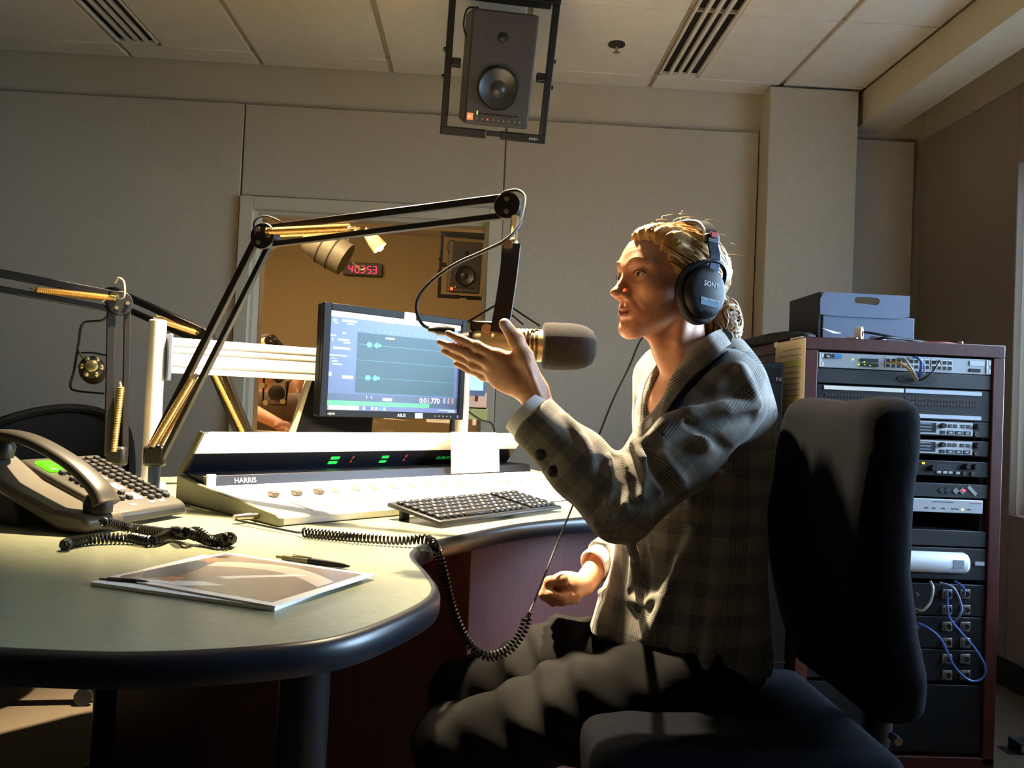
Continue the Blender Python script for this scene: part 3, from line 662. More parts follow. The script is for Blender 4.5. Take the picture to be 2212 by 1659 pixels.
# second screen and papers glimpsed to the right of the monitor
b0 = PY(1000, 792, 2.95); b1 = PY(1050, 800, 2.95); b2 = PY(1048, 852, 2.95)
s2 = thing('side_monitor', 'small bright blue screen half hidden behind the monitor edge', 'monitor', (b0 + b2) / 2)
bw = b1[0] - b0[0]; cc = V(((b0[0] + b1[0]) / 2 - .05, 2.96, (b1[2] + b2[2]) / 2))
MB().box(cc, (bw + .1, .02, .10)).build('housing', mat('side_blue', '#5d7fc0', .4), s2, bev=.003)
MB().box(cc + V((0, -.0105, .008)), (bw + .085, .001, .078)).build('screen', mat('screen_sky', '#0b1020', .3, emit='#a9d4f2', estr=1.0), s2)
MB().cyl((cc[0] - .02, 2.97, ZD), (cc[0] - .02, 2.97, cc[2] - .045), .012, n=12).lathe([(.07, 0), (.07, .008)], (cc[0] - .02, 2.97, ZD), (0, 0, 1), 20).build('stand', M_blk, s2)
c3 = PY(1022, 865, 3.0)
tag(MB().box(c3, (.10, .004, .06)).build('pinned_note', mat('note_pink', '#efd9dc', .7)), 'pale pink note under the small blue screen', 'note')
tag(MB().box(PY(1024, 893, 3.0), (.10, .004, .045)).build('pinned_note', mat('note_green', '#b9c79a', .7)), 'pale green note below the pink note', 'note')
MB().box(c3 + V((.012, -.003, .012)), (.012, .001, .03)).build('ink_mark', mat('note_ink', '#6a2440', .6), bpy.data.objects['pinned_note'])
tag(MB().tube(bez([PY(1000, 880, 2.9), PY(1035, 905, 2.9), PY(1062, 915, 2.9), PY(1070, 945, 2.9), PY(1078, 975, 2.85)], 6), .004, 6).build('power_cable', M_blkp), 'thin black cable drooping from the monitor to the desk', 'cable')

# copy board under the monitor
q = [PY(674, 822, 2.42), PY(812, 835, 2.56), PY(800, 960, 2.52), PY(634, 950, 2.38)]
cb = thing('copy_board', 'black tilted copy board with a pale left edge below the monitor', 'copy board', (q[2] + q[3]) / 2)
nq = _n(np.cross(q[1] - q[0], q[3] - q[0])); nq = nq if nq[1] < 0 else -nq
MB().rings([q, [p - nq * .012 for p in q]]).build('board', mat('board_matte', '#0b0b0c', .95, spec=.1), cb)
e = _n(q[1] - q[0]) * .013
MB().rings([[q[0] - e, q[0], q[3], q[3] - e], [p - nq * .02 for p in (q[0] - e, q[0], q[3], q[3] - e)]]).build('edge_strip', mat('pale_edge', '#a69884', .5), cb)
qb = (q[2] + q[3]) / 2
MB().rings([[V((p[0], p[1], ZD)), V((p[0], p[1] + .12, ZD)), V((p[0], p[1] + .12, qb[2])), V((p[0], p[1], qb[2]))] for p in (q[3], q[2])]).build('foot', M_blk, cb)
# second screen's slim laptop-like clutter behind console
# ================================================================== BOOM ARMS
M_arm = mat('boom_black', '#17130f', .42); M_spr = mat('brass_spring', '#e6c07a', .32, .8); M_bolt = mat('bolt_nickel', '#cbb98a', .3, .9)
def spring(b, p0, p1, r):
    p0 = V(p0); p1 = V(p1); L = np.linalg.norm(p1 - p0); n = int(L / .0042); pr_ = []
    for i in range(n): pr_ += [(r * .72, L * i / n), (r, L * (i + .5) / n)]
    b.lathe(pr_ + [(r * .7, L)], p0, p1 - p0, 10); return b
def boom(label, base, elbow, tip, tip_off=.019, sp_l=(.08, .48), sp_u=(.02, .40), side=-1, wires=True, ground=ZD, bw=.0145):
    base, elbow, tip = V(base), V(elbow), V(tip)
    r = thing('boom_stand', label, 'microphone stand', (base[0], base[1], ground))
    pl = _n(np.cross(elbow - base, tip - elbow)); pl = pl if pl[1] < 0 else -pl      # faces the viewer
    MB().cyl((base[0], base[1], ground), base - EZ * .01, .014, n=16).lathe([(.034, 0), (.034, .012), (.02, .016)], (base[0], base[1], ground), (0, 0, 1), 22).build('mounting_post', mat('post_blue', '#3b4a66', .35, .5), r)
    MB().box(base, (.05, .034, .05)).build('base_joint', M_arm, r, bev=.008)
    for nm, a, b, sp in (('lower_bar', base, elbow, sp_l), ('upper_bar', elbow, tip, sp_u)):
        d = b - a; L = np.linalg.norm(d); d = d / L; o = _n(np.cross(pl, d)); o = o if o[2] > 0 or (abs(o[2]) < .2 and o[0] < 0) else -o
        for s_, wd in ((1, bw * 1.15), (-1, bw * .9)):
            MB().beam(a + o * tip_off * s_, b + o * tip_off * s_, wd, bw, pl).build(nm, M_arm, r, bev=.0015, seg=1)
        if sp:
            for k in (-1, 1):
                q_ = pl * .016 * k
                spring(MB(), a + d * L * sp[0] + q_ + o * .009, a + d * L * sp[1] + q_ - o * .006, .0085).build('spring', M_spr, r, smooth=60)
                MB().tube([a + d * L * sp[1] + q_ - o * .006, a + d * (L * sp[1] + .012) - o * .004 + q_ * .5], .0022, 6).build('spring_hook', M_spr, r)
    for c in (elbow,):
        MB().cyl(c + pl * .016, c - pl * .016, .031, n=24).build('elbow_joint', M_arm, r, bev=.002)
        for k in range(3):
            a_ = 2.1 * k; x, y, z = frame_from(pl); MB().cyl(c + .016 * pl + .017 * (x * math.cos(a_) + y * math.sin(a_)), c + .021 * pl + .017 * (x * math.cos(a_) + y * math.sin(a_)), .005, n=10).build('bolt', M_bolt, r)
    MB().cyl(tip + pl * .012, tip - pl * .012, .029, n=24).build('tip_joint', M_arm, r, bev=.002)
    for k in (-1, 1): MB().cyl(tip + pl * .012 + EZ * .013 * k, tip + pl * .017 + EZ * .013 * k, .005, n=10).build('bolt', M_bolt, r)
    return r, pl
B1, E_1, T_1 = PY(335, 985, 2.0), PY(574, 512, 1.9), PY(1098, 446, 1.72)
arm1, pl1 = boom('large black microphone boom arm with brass springs reaching over the monitor', B1, E_1, T_1, sp_l=(.04, .37), sp_u=(.02, .38))
MB().tube(bez([E_1 + V((-.02, -.02, 0)), E_1 + V((-.022, -.02, .03)), E_1 + V((0, -.02, .045)), E_1 + V((.035, -.02, .035)), E_1 + V((.05, -.01, .02))], 6), .0025, 6).build('cable_loop', M_blkp, arm1)
B2, E_2, T_2 = PY(252, 985, 2.14), PY(258, 655, 2.14), PY(-120, 585, 1.95)
arm2, _ = boom('upright black microphone arm with a brass spring reaching out of the picture to the left', B2, E_2, T_2, sp_l=(.03, .45), sp_u=(.03, .5), bw=.017)
MB().tube(bez([E_2 + V((-.03, -.03, 0)), E_2 + V((-.01, -.03, .012)), E_2 + V((.022, -.03, .012)), E_2 + V((.022, -.03, .05)), E_2 + V((.008, -.03, .062)), E_2 + V((-.005, -.02, .05))], 6), .0028, 6).build('cable_loop', mat('grey_cable', '#a89a84', .5), arm2)
B3, E_3, T_3 = PY(552, 1000, 2.55), PY(440, 728, 2.5), PY(243, 640, 2.55)
arm3, _ = boom('black microphone arm behind the white rail carrying the small shock-mounted microphone', B3, E_3, T_3, sp_l=(.25, .72), sp_u=(.05, .5), bw=.017)
# hanging small microphone with its wire cradle
mc = PY(200, 800, 2.5)
sm = thing('shock_mount_microphone', 'small dark microphone in a wire shock mount hanging left of the upright arm', 'microphone', mc)
cr = MB(); W = lambda x, y: PY(x, y, 2.5)
cr.tube(bez([W(243, 655), W(225, 690), W(180, 698), W(170, 740), W(160, 800), W(152, 835), W(170, 845), W(225, 850)], 5), .0035, 6)
cr.tube(bez([W(168, 763), W(200, 762), W(240, 770)], 4), .0028, 6)
cr.build('wire_cradle', M_arm, sm)
ax_ = _n(V((.35, -.9, .2)))
MB().lathe([(.012, -.05), (.034, -.045), (.038, 0), (.034, .045), (.02, .055)], mc, ax_, 22).build('capsule', mat('mic_brownblack', '#2a211b', .45), sm)
x_, y_, z_ = frame_from(ax_)
for k in range(6):
    a_ = k * math.pi / 3; pk = mc + ax_ * .046 + .026 * (x_ * math.cos(a_) + y_ * math.sin(a_)); MB().ball(pk, .010, 10, 6).build('shock_knob', M_bolt, sm)
MB().lathe([(.018, 0), (.018, .012), (.01, .016)], mc + ax_ * .05, ax_, 16).build('rear_cap', M_bolt, sm)
MB().tube([mc, mc + V((-.04, 0, .05)), mc + V((-.045, 0, .07))], .004, 6).build('clip_arm', M_bolt, sm)

# ================================================================== MAIN MICROPHONE
Ym = 1.68
mic = thing('broadcast_microphone', 'large dynamic microphone with dark foam windscreen in front of the speaker', 'microphone', PY(1150, 735, Ym))
fa, fb = PY(1172, 747, Ym), PY(1288, 751, Ym); ma = _n(fb - fa); FL = float(np.linalg.norm(fb - fa))
M_foam = mat('mic_foam', '#2a2622', 1.0, noise=.35, scale=500, bump=1.0, bscale=700)
prof = [(.030, -.002), (.044, .0), (.0485, .004), (.0495, .02), (.0490, .055), (.0475, .075), (.043, .092), (.034, .106), (.020, .1125), (.002, .1145)]
MB().lathe([(r_, h_ * FL / .1145) for r_, h_ in prof], fa, ma, 40).build('foam_windscreen', M_foam, mic, smooth=60)
M_mb = mat('mic_body_champagne', '#c9b78e', .35, .45)
def A(h, up=0.0, nr=0.0): return fa + ma * h + EZ * up + V((0, -1, 0)) * nr
MB().lathe([(.012, -.150), (.026, -.148), (.030, -.14), (.030, -.075), (.0335, -.07), (.0335, .0)], fa, ma, 32).build('body', M_mb, mic, smooth=40)
for k in range(6): MB().lathe([(.0345, -.006), (.0352, -.003), (.0345, 0)], A(-.012 - k * .009), ma, 28).build('body_ring', mat('mic_ring', '#5c5140', .4, .4), mic)
MB().lathe([(.02, -.175), (.024, -.15), (.032, -.149)], fa, ma, 24).build('end_cap', M_blk, mic)
# yoke plate and struts
yk = bez([PY(1106, 524, 1.66), PY(1100, 580, 1.655), PY(1090, 650, 1.65), PY(1078, 720, 1.645)], 6); yR = []
for i, p in enumerate(yk):
    t = _n(yk[min(i + 1, len(yk) - 1)] - yk[max(i - 1, 0)]); x = _n(np.cross(t, (0, 1, 0))); y = np.cross(t, x); hw = .0185
    yR.append([p + x * hw + y * .003, p - x * hw + y * .003, p - x * hw - y * .003, p + x * hw - y * .003])
MB().rings(yR).build('yoke', M_arm, mic, bev=.002)
c_y = PY(1080, 712, 1.65)
MB().cyl(c_y + V((0, -.006, 0)), PY(1080, 716, Ym), .012, n=16).build('yoke_pivot', M_bolt, mic)
MB().beam(PY(1098, 660, 1.66), PY(1166, 705, 1.67), .006, .004).beam(PY(1095, 672, 1.685), PY(1130, 702, 1.69), .005, .004).build('strut', M_arm, mic)
MB().beam(PY(1070, 660, 1.66), PY(1010, 696, 1.665), .006, .004).build('strut', M_arm, mic)
MB().box(A(-.125, .036), (.055, .03, .02), (ma, V((0, 1, 0)), EZ)).build('swivel_block', M_blk, mic, bev=.004)
MB().cyl(A(-.118, .028, .02), A(-.118, .028, .032), .011, n=16).build('thumb_nut', M_bolt, mic)
xa, xb = PY(982, 716, 1.69), PY(930, 712, 1.69)
MB().lathe([(.011, 0), (.011, .035), (.007, .042), (.0045, .055)], xa, xb - xa, 18).build('cable_connector', M_blkp, mic)
st0, st1 = PY(1112, 470, 1.71), PY(1108, 524, 1.67)
MB().cyl(st0, st1, .0085, n=14).ball(st1, .011, 12, 8).build('mount_stem', M_bolt, mic)
MB().cyl(PY(1097, 527, 1.652), PY(1097, 527, 1.638), .009, n=16).build('mount_screw', M_bolt, mic)
tag(MB().tube(bez([PY(932, 712, 1.69), PY(912, 700, 1.69), PY(900, 672, 1.69), PY(905, 640, 1.69), PY(935, 605, 1.68), PY(985, 570, 1.67), PY(1040, 545, 1.66), PY(1090, 520, 1.65), PY(1120, 490, 1.66), PY(1132, 455, 1.68), PY(1134, 425, 1.7), PY(1118, 411, 1.71), PY(1095, 413, 1.71), PY(1082, 420, 1.71)], 8), .0036, 8).build('microphone_cable', M_blkp), 'black cable looping from the boom tip down to the back of the microphone', 'cable')
# ================================================================== HANGING SPEAKER
M_spk = mat('speaker_grey', '#332f2c', .55, noise=.08, scale=300); M_cone = mat('speaker_cone', '#262422', .4); M_sur = mat('speaker_surround', '#0c0b0b', .4)
def speaker(c, yaw, pit, s, label, arm_top, nm='hanging_speaker', group=None):
    r = thing(nm, label, 'speaker', c, 0, group)
    X = V((math.cos(yaw), math.sin(yaw), 0)); Nn = _n(V((math.sin(yaw) * math.cos(pit), -math.cos(yaw) * math.cos(pit), -math.sin(pit)))); Y = np.cross(Nn, X); Y = Y if Y[2] > 0 else -Y
    c = V(c)
    def S(a, b, n=0.0): return c + (X * a + Y * b + Nn * n) * s
    W_, H_, D_ = .236, .387, .25
    body = MB().box(S(0, 0, -D_ / 2 - .004), (W_ * s, H_ * s, D_ * s), (X, Y, Nn)).build('cabinet', mat('speaker_side', '#5f574b', .6), r, bev=.012 * s, seg=3)
    MB().box(S(0, 0, 0), (W_ * s * .985, H_ * s * .985, .02 * s), (X, Y, Nn)).build('baffle', M_spk, r, bev=.007 * s, seg=3)
    w = S(-.006, -.062, .008)
    MB().lathe([(a * .82, b) for a, b in [(.089, .0), (.089, .013), (.083, .016), (.077, .013), (.055, .007), (.034, .001), (.032, .002), (.026, .008), (.012, .012), (.001, .013)]] if s == 1 else [(a * s, b * s) for a, b in [(.089, .0), (.089, .013), (.077, .013), (.034, .001), (.026, .008), (.001, .013)]], w, Nn, 40).build('woofer', [M_cone], r, smooth=50)
    MB().lathe([(.065 * s, .0135 * s), (.070 * s, .018 * s), (.0748 * s, .013 * s), (.0748 * s, .0 * s)], w, Nn, 40, cap=False).build('woofer_surround', M_sur, r)
    MB().lathe([(.001, .013), (.032, .0135), (.034, .010)] if s == 1 else [(.001, .013 * s), (.03 * s, .0115 * s)], w - Nn * .004 * s, Nn, 24).build('dust_cap', M_cone, r) if False else None
    tw = S(-.004, .108, .010)
    MB().lathe([(.058 * s, .0005 * s), (.05 * s, .0015 * s), (.03 * s, -.001 * s), (.017 * s, -.0005 * s)], tw, Nn, 32, cap=False).build('waveguide', M_spk, r)
    MB().lathe([(.018 * s, .0), (.018 * s, .003 * s), (.012 * s, .003 * s), (.008 * s, .005 * s), (.001 * s, .006 * s)], tw, Nn, 24).build('tweeter', M_sur, r)
    MB().box(S(-.098, -.165, .0105), (.022 * s, .024 * s, .002 * s), (X, Y, Nn)).build('logo_badge', mat('badge_orange', '#602010', .4, emit='#ff7a45', estr=.9), r)
    MB().box(S(-.073, -.150, .0105), (.004 * s, .014 * s, .002 * s), (X, Y, Nn)).build('level_light', mat('led_lime', '#203000', .4, emit='#c8e020', estr=.9), r)
    if s == 1:
        for k in range(7): MB().box(S(-.060 + k * .021, -.152, .0102), (.017, .007, .001), (X, Y, Nn)).build('level_segment', M_sur, r)
        for k in range(9): MB().ball(S(-.073 + k * .0195, -.170, .0102), .0035, 8, 6).build('panel_button', mat('led_red', '#400808', .4, emit='#ff5030', estr=.8) if k == 2 else mat('panel_dot', '#8d8478', .5), r)
        text('badge_text', 'JBL', .0085, S(-.098, -.165, .0118), X, Y, mat('badge_white', '#fff0e0', .5, emit='#ffd0b0', estr=.8), r, depth=.0001)
    # yoke frame
    fw, fh = .185, .225; wv_, dv = .026, .03
    fr_ = MB()
    def bar(a0, b0, a1, b1, w_=.024, d_=.03): 
        p0, p1 = S(a0, b0, -.06), S(a1, b1, -.06); fr_.beam(p0, p1, w_ * s, d_ * s, Nn)
    fr_ = MB(); bar(-fw, -fh, -fw, fh + .03); fr_.build('yoke_side', M_blk, r, bev=.003 * s)
    fr_ = MB(); bar(fw, -fh, fw, fh + .03); fr_.build('yoke_side', M_blk, r, bev=.003 * s)
    for a0, a1 in ((-fw - .012, -.028), (.028, fw + .012)):
        fr_ = MB(); bar(a0, -fh, a1, -fh, .03, .035); fr_.build('yoke_bottom', M_blk, r, bev=.003 * s)
    fr_ = MB(); bar(-.03, -fh + .004, .03, -fh + .004, .018, .03); fr_.build('yoke_bottom_link', M_blk, r)
    fr_ = MB(); bar(-fw - .012, fh + .03, fw + .012, fh + .03, .035, .05); fr_.build('yoke_top', M_blk, r, bev=.003 * s)
    fr_ = MB(); bar(-fw + .02, fh + .005, fw - .02, fh + .005, .02, .03); fr_.build('yoke_top_rail', M_blk, r, bev=.003 * s)
    for sg in (-1, 1):
        MB().beam(S(sg * fw, .0 - .01 * sg, -.06), S(sg * (fw - .045), .0 - .01 * sg, -.06), .022 * s, .03 * s).build('yoke_pad', M_blk, r, bev=.003 * s)
        for b_ in (-.04, .05): MB().cyl(S(sg * (fw + .008), b_, -.06), S(sg * (fw + .02), b_, -.06), .008 * s, n=12).build('yoke_bolt', M_blk, r)
    tp = S(0, fh + .03, -.06)
    MB().cyl(tp, V((tp[0], tp[1], arm_top)), .028 * s, n=20).lathe([(.14 * s, 0), (.14 * s, .03)], (tp[0], tp[1], arm_top - .03), (0, 0, 1), 28).build('ceiling_mount', M_blk, r)
    MB().box(S(0, fh + .065, -.06), (.40 * s, .05 * s, .12 * s), (X, Y, Nn)).build('mount_block', M_blk, r, bev=.01 * s)
    if s == 1:
        [MB().box(S(.135 + k * .006, -fh, -.0405), (.003, .008 + .003 * (k == 3), .001), (X, Y, Nn)).build('maker_mark', M_lab, r) for k in range(6)]
        MB().tube(bez([S(-.09, .2, -.08), S(-.13, .19, -.06), S(-.14, .14, -.06), S(-.125, .10, -.09)], 6), .0035, 6).build('speaker_wire', M_blkp, r)
    return r
speaker(PY(1082, 152, 2.86), math.radians(7), math.radians(22), 1.0, 'grey studio loudspeaker in a black yoke hanging from the ceiling', ZC)

# ================================================================== RACK CABINET
RX0, RX1, RY, RYB, RZ = .926, 1.510, 2.27, 2.90, 1.228
rack = thing('equipment_cabinet', 'mahogany rack cabinet packed with electronics on the right', 'cabinet', ((RX0 + RX1) / 2, 2.6, 0))
MB().b2((RX0, RY, .03), (RX0 + .036, RYB, RZ - .037)).build('side_panel', M_mah, rack, bev=.002)
MB().b2((RX1 - .034, RY, .03), (RX1, RYB, RZ - .037)).build('side_panel', M_mah, rack, bev=.002)
MB().b2((RX0, RY, RZ - .036), (RX1, RYB, RZ)).build('top_panel', M_mah, rack, bev=.002)
MB().b2((RX0, RY, .0), (RX1, RYB, .05)).build('plinth', M_mah, rack, bev=.002)
MB().b2((RX0 + .036, RYB - .02, .05), (RX1 - .034, RYB, RZ - .037)).build('back_panel', M_blk, rack)
M_rk = mat('rack_black', '#121418', .45); M_rk2 = mat('rack_charcoal', '#24272c', .5); M_rkg = mat('rack_grey', '#a9afb5', .4, .3); M_rkw = mat('rack_silver', '#c9ced4', .35, .3)
for x in (RX0 + .038, RX1 - .050): MB().b2((x, RY + .02, .055), (x + .014, RY + .035, RZ - .04)).build('rack_rail', M_rk2, rack)
ux0, ux1 = RX0 + .038, RX1 - .036
FYR = RY + .006
def zpx(y, x=2060): return float(PY(x, y, FYR)[2])
def unit(nm, label, cat, z0, z1, m, depth=.25, xa=ux0, xb=ux1, face=0.0):
    r = thing(nm, label, cat, ((xa + xb) / 2, FYR + .1, z0))
    MB().b2((xa, FYR - face, z0), (xb, FYR + .012, z1)).b2((xa + .02, FYR + .012, z0 + .002), (xb - .02, FYR + depth, z1 - .002)).build('chassis', m, r, bev=.0015)
    return r
def fx(x): return float(PY(x, 1000, FYR)[0])
def fbox(r, nm, x0, z0, x1, z1, m, out=.004, bev=.0):
    return MB().b2((x0, FYR - out, z0), (x1, FYR + .002, z1)).build(nm, m, r, bev=bev)
HU = .0440
zt = 1.186
# network switch
z1 = zt; z0 = zt - HU
r = unit('network_switch', 'silver rack network switch with patch leads at the top of the cabinet', 'network switch', z0, z1, M_rkg)
for x in (ux0 + .004, ux1 - .016):
    b = MB(); b.b2((x, FYR - .003, z0 + .002), (x + .006, FYR, z1 - .002)); b.b2((x + .004, FYR - .003, z0 + .004), (x + .012, FYR, z0 + .016)); b.b2((x + .004, FYR - .003, z1 - .016), (x + .012, FYR, z1 - .004)); b.build('rack_ear', mat('ear_white', '#e8ecef', .4), r)
fbox(r, 'maker_badge', ux0 + .020, z1 - .017, ux0 + .036, z1 - .005, M_rk); fbox(r, 'blue_badge', ux0 + .046, z1 - .016, ux0 + .068, z1 - .004, mat('badge_blue', '#3f7fb8', .5))
text('maker_badge_text', 'hp', .010, (ux0 + .028, FYR - .0046, z1 - .011), (1, 0, 0), (0, 0, 1), M_white, r)
for k in range(2): fbox(r, 'vent_grille', ux0 + .125, z0 + .008 + k * .013, ux0 + .175, z0 + .018 + k * .013, M_rk)
M_lg = mat('led_lime2', '#203000', .4, emit='#c4ff30', estr=2.5)
for dx, dz in ((.10, .026), (.133, .020), (.134, .012), (.150, .010), (.118, .012)): fbox(r, 'status_light', ux0 + dx, z0 + dz, ux0 + dx + .002, z0 + dz + .002, M_lg, .0055)
for k in range(12):
    xx = ux0 + .197 + k * .0158 + (.004 if k > 3 else 0) + (.004 if k > 7 else 0)
    for j in range(2):
        fbox(r, 'network_port', xx, z0 + .007 + j * .0155, xx + .0145, z0 + .0215 + j * .0155, mat('port_frame', '#d8dde0', .4), .002); fbox(r, 'port_socket', xx + .002, z0 + .0085 + j * .0155, xx + .0125, z0 + .0185 + j * .0155, M_rk, .0028)
fbox(r, 'label_plate', ux1 - .066, z1 - .020, ux1 - .022, z1 - .006, M_rkw, .0026); fbox(r, 'slot', ux1 - .066, z0 + .006, ux1 - .034, z0 + .016, M_rk, .0026)
def lead(label, pts, rad, m, nm='patch_lead'):
    return tag(MB().tube(bez(pts, 7), rad, 7).build(nm, m), label, 'cable')
M_yel = mat('cable_yellow', '#c9962a', .45); M_blu = mat('cable_blue', '#3f5da8', .45); M_gry = mat('cable_grey', '#8f8c88', .45); M_cb = mat('cable_black', '#101012', .45)
def FP(x, y, o=.02): return PY(x, y, FYR - o)
lead('yellow patch lead plugged into the network switch', [FP(1922, 783, .004), FP(1930, 783, .03), FP(1948, 786, .045), FP(1965, 800, .04), FP(1975, 815, .02), FP(1978, 822, .006)], .0035, M_yel)
lead('grey patch lead curving down beside the yellow lead', [FP(1940, 775, .004), FP(1955, 778, .04), FP(1968, 795, .05), FP(1978, 812, .03), FP(1984, 822, .006)], .0035, M_gry)
lead('blue patch lead plugged in the middle of the network switch', [FP(1974, 772, .004), FP(1980, 772, .04), FP(1990, 782, .045), FP(1988, 802, .04), FP(1982, 820, .006)], .004, M_blu)
lead('thin pale patch lead right of the blue lead', [FP(1985, 776, .004), FP(1996, 785, .04), FP(1996, 805, .04), FP(1986, 820, .006)], .0025, mat('cable_pale', '#a9a9ad', .45))
lead('black patch lead swinging in from the right of the network switch', [FP(2030, 779, .004), FP(2026, 788, .03), FP(2012, 806, .035), FP(1995, 818, .03), FP(1985, 822, .006)], .003, M_cb)
# cable-slot blank
z1 = z0 - .002; z0 = z1 - HU * .95
r = unit('blank_panel', 'charcoal blank rack panel with an oval cable hole under the network switch', 'rack panel', z0, z1, M_rk2)
cz = z0 + .022; ring = [(.06 * math.cos(a), .016 * math.sin(a)) for a in np.linspace(0, 2 * math.pi, 28, endpoint=False)]
MB().prism(ring, 0, .0015, (V((1, 0, 0)), V((0, 0, 1)), V((0, -1, 0))), (fx(1975), FYR, cz)).build('cable_hole', M_rk, r)
# jackfield
z1 = z0 - .004; z0 = z1 - HU * 2
r = unit('patch_bay', 'two-row jack patch bay with white label strips', 'patch bay', z0, z1, M_rk)
for j, zz in enumerate((z1 - .014, z0 + .004)):
    xm = (ux0 + ux1) / 2
    fbox(r, 'label_strip', ux0 + .02, zz, xm - .003, zz + .011, M_white, .003); fbox(r, 'label_strip', xm + .003, zz, ux1 - .028, zz + .011, mat('strip_blue', '#c3cfdd', .4), .003)
jr = MB(); jk_ = (M_bolt)
for j in range(2):
    for k in range(48):
        if k == 24: continue
        c = V((ux0 + .028 + k * .0094, FYR, z1 - .030 - j * .014)); jr.lathe([(.0038, 0), (.0038, .0022), (.0022, .0022), (.0022, .0005)], c, (0, -1, 0), 8)
jr.build('jack_sockets', mat('jack_nickel', '#6f6c66', .4, .6), r)['kind'] = 'stuff'
# two identical grey codec units
def codec(label, z1):
    z0 = z1 - HU
    r = unit('audio_processor', label, 'rack unit', z0, z1, M_rk); r['group'] = 'pair of silver-faced rack processors'
    fbox(r, 'silver_face', ux0 + .05, z0 + .004, fx(2098), z1 - .003, M_rkw, .003)
    fbox(r, 'lcd', fx(1960), z0 + .009, fx(2018), z1 - .007, mat('lcd_slate', '#3c4048', .25), .0045)
    for k in range(3): fbox(r, 'lcd_line', fx(1966), z0 + .014 + k * .009, fx(2008), z0 + .017 + k * .009, mat('lcd_text', '#8f969e', .4), .0048)
    MB().cyl((fx(2032), FYR, z1 - .014), (fx(2032), FYR - .014, z1 - .014), .008, .007, 16).build('rotary_knob', M_rk, r)
    for k, x in enumerate((2045, 2056, 2072, 2084)):
        for j in range(2): fbox(r, 'small_button', fx(x), z1 - .013 - j * .0055, fx(x) + .010, z1 - .009 - j * .0055, M_rk2, .005)
    fbox(r, 'push_button', fx(2028), z0 + .006, fx(2038), z0 + .016, M_rk2, .005)
    for x in (2043, 2061, 2079): fbox(r, 'push_button', fx(x), z0 + .006, fx(x + 15), z0 + .017, mat('button_slate', '#4b5260', .4), .005, .001); 
    for x in (2047, 2065, 2083): fbox(r, 'button_mark', fx(x), z0 + .009, fx(x + 6), z0 + .013, M_rkw, .0055)
    MB().lathe([(.006, 0), (.006, .004), (.0035, .004), (.0035, .001)], (fx(2107), FYR, z0 + .009), (0, -1, 0), 16).build('phones_jack', M_chr, r)
    MB().cyl((fx(2107), FYR, z1 - .013), (fx(2107), FYR - .015, z1 - .013), .008, .006, 16).build('volume_knob', M_rk, r)
    return z0
zA = min(zpx(905), z0 - .002); z0 = codec('upper of the two silver-faced rack processors', zA); zB = zpx(951); z0 = codec('lower of the two silver-faced rack processors', zB)
# blue display unit
z1 = zpx(996); z0 = z1 - HU
r = unit('audio_interface', 'black rack unit with a glowing blue display', 'rack unit', z0, z1, mat('rack_dark', '#1d2126', .4))
fbox(r, 'blue_display', fx(1930), z0 + .010, fx(1980), z1 - .008, mat('lcd_blue', '#100a50', .3, emit='#3a2cff', estr=1.2), .003)
fbox(r, 'amber_light', fx(1992), z1 - .012, fx(1996), z1 - .007, mat('led_amber', '#402000', .3, emit='#ff7a20', estr=5), .004)
MB().cyl((fx(2014), FYR, z0 + .022), (fx(2014), FYR - .014, z0 + .022), .009, .008, 16).build('rotary_knob', M_rk, r)
for x in (2023, 2036, 2048, 2064): fbox(r, 'key', fx(x), z0 + .007, fx(x) + .012, z0 + .014, M_rkw, .004, .001)
for k in range(4): fbox(r, 'print_line', fx(2024), z1 - .013 - k * .005, fx(2076), z1 - .012 - k * .005, mat('print_grey', '#5d646c', .5), .0008)
for x in (2086, 2104):
    MB().cyl((fx(x), FYR, z1 - .014), (fx(x), FYR - .015, z1 - .014), .008, .0065, 16).build('rotary_knob', M_rk, r)
    MB().lathe([(.0055, 0), (.0055, .004), (.003, .004), (.003, .001)], (fx(x - 3), FYR, z0 + .010), (0, -1, 0), 14).build('jack', M_chr, r)
# diamond-marked unit
z1 = zpx(1045); z0 = z1 - HU * .9
r = unit('signal_monitor', 'black rack unit marked with diamonds and a red light', 'rack unit', z0, z1, M_rk2)
for k, x in enumerate((2030, 2043, 2060, 2074)):
    c = V((fx(x) + .008, FYR - .0012, z0 + .020)); s_ = .010
    MB().prism([(s_, 0), (0, s_), (-s_, 0), (0, -s_)], 0, .001, (V((1, 0, 0)), V((0, 0, 1)), V((0, -1, 0))), c).build('diamond_mark', mat('diamond_grey' + ('' if k < 2 else 'l'), '#3c3f44' if k < 2 else '#8d8f92', .4), r)
fbox(r, 'red_light', fx(2080), z0 + .020, fx(2086), z0 + .024, mat('led_red2', '#400808', .4, emit='#ff3040', estr=4), .004)
MB().box((fx(2101), FYR - .001, z0 + .022), (.034, .002, .010), (_n(V((.72, 0, -.69))), V((0, 1, 0)), _n(V((.69, 0, .72))))).build('maker_badge', M_rkg, r)
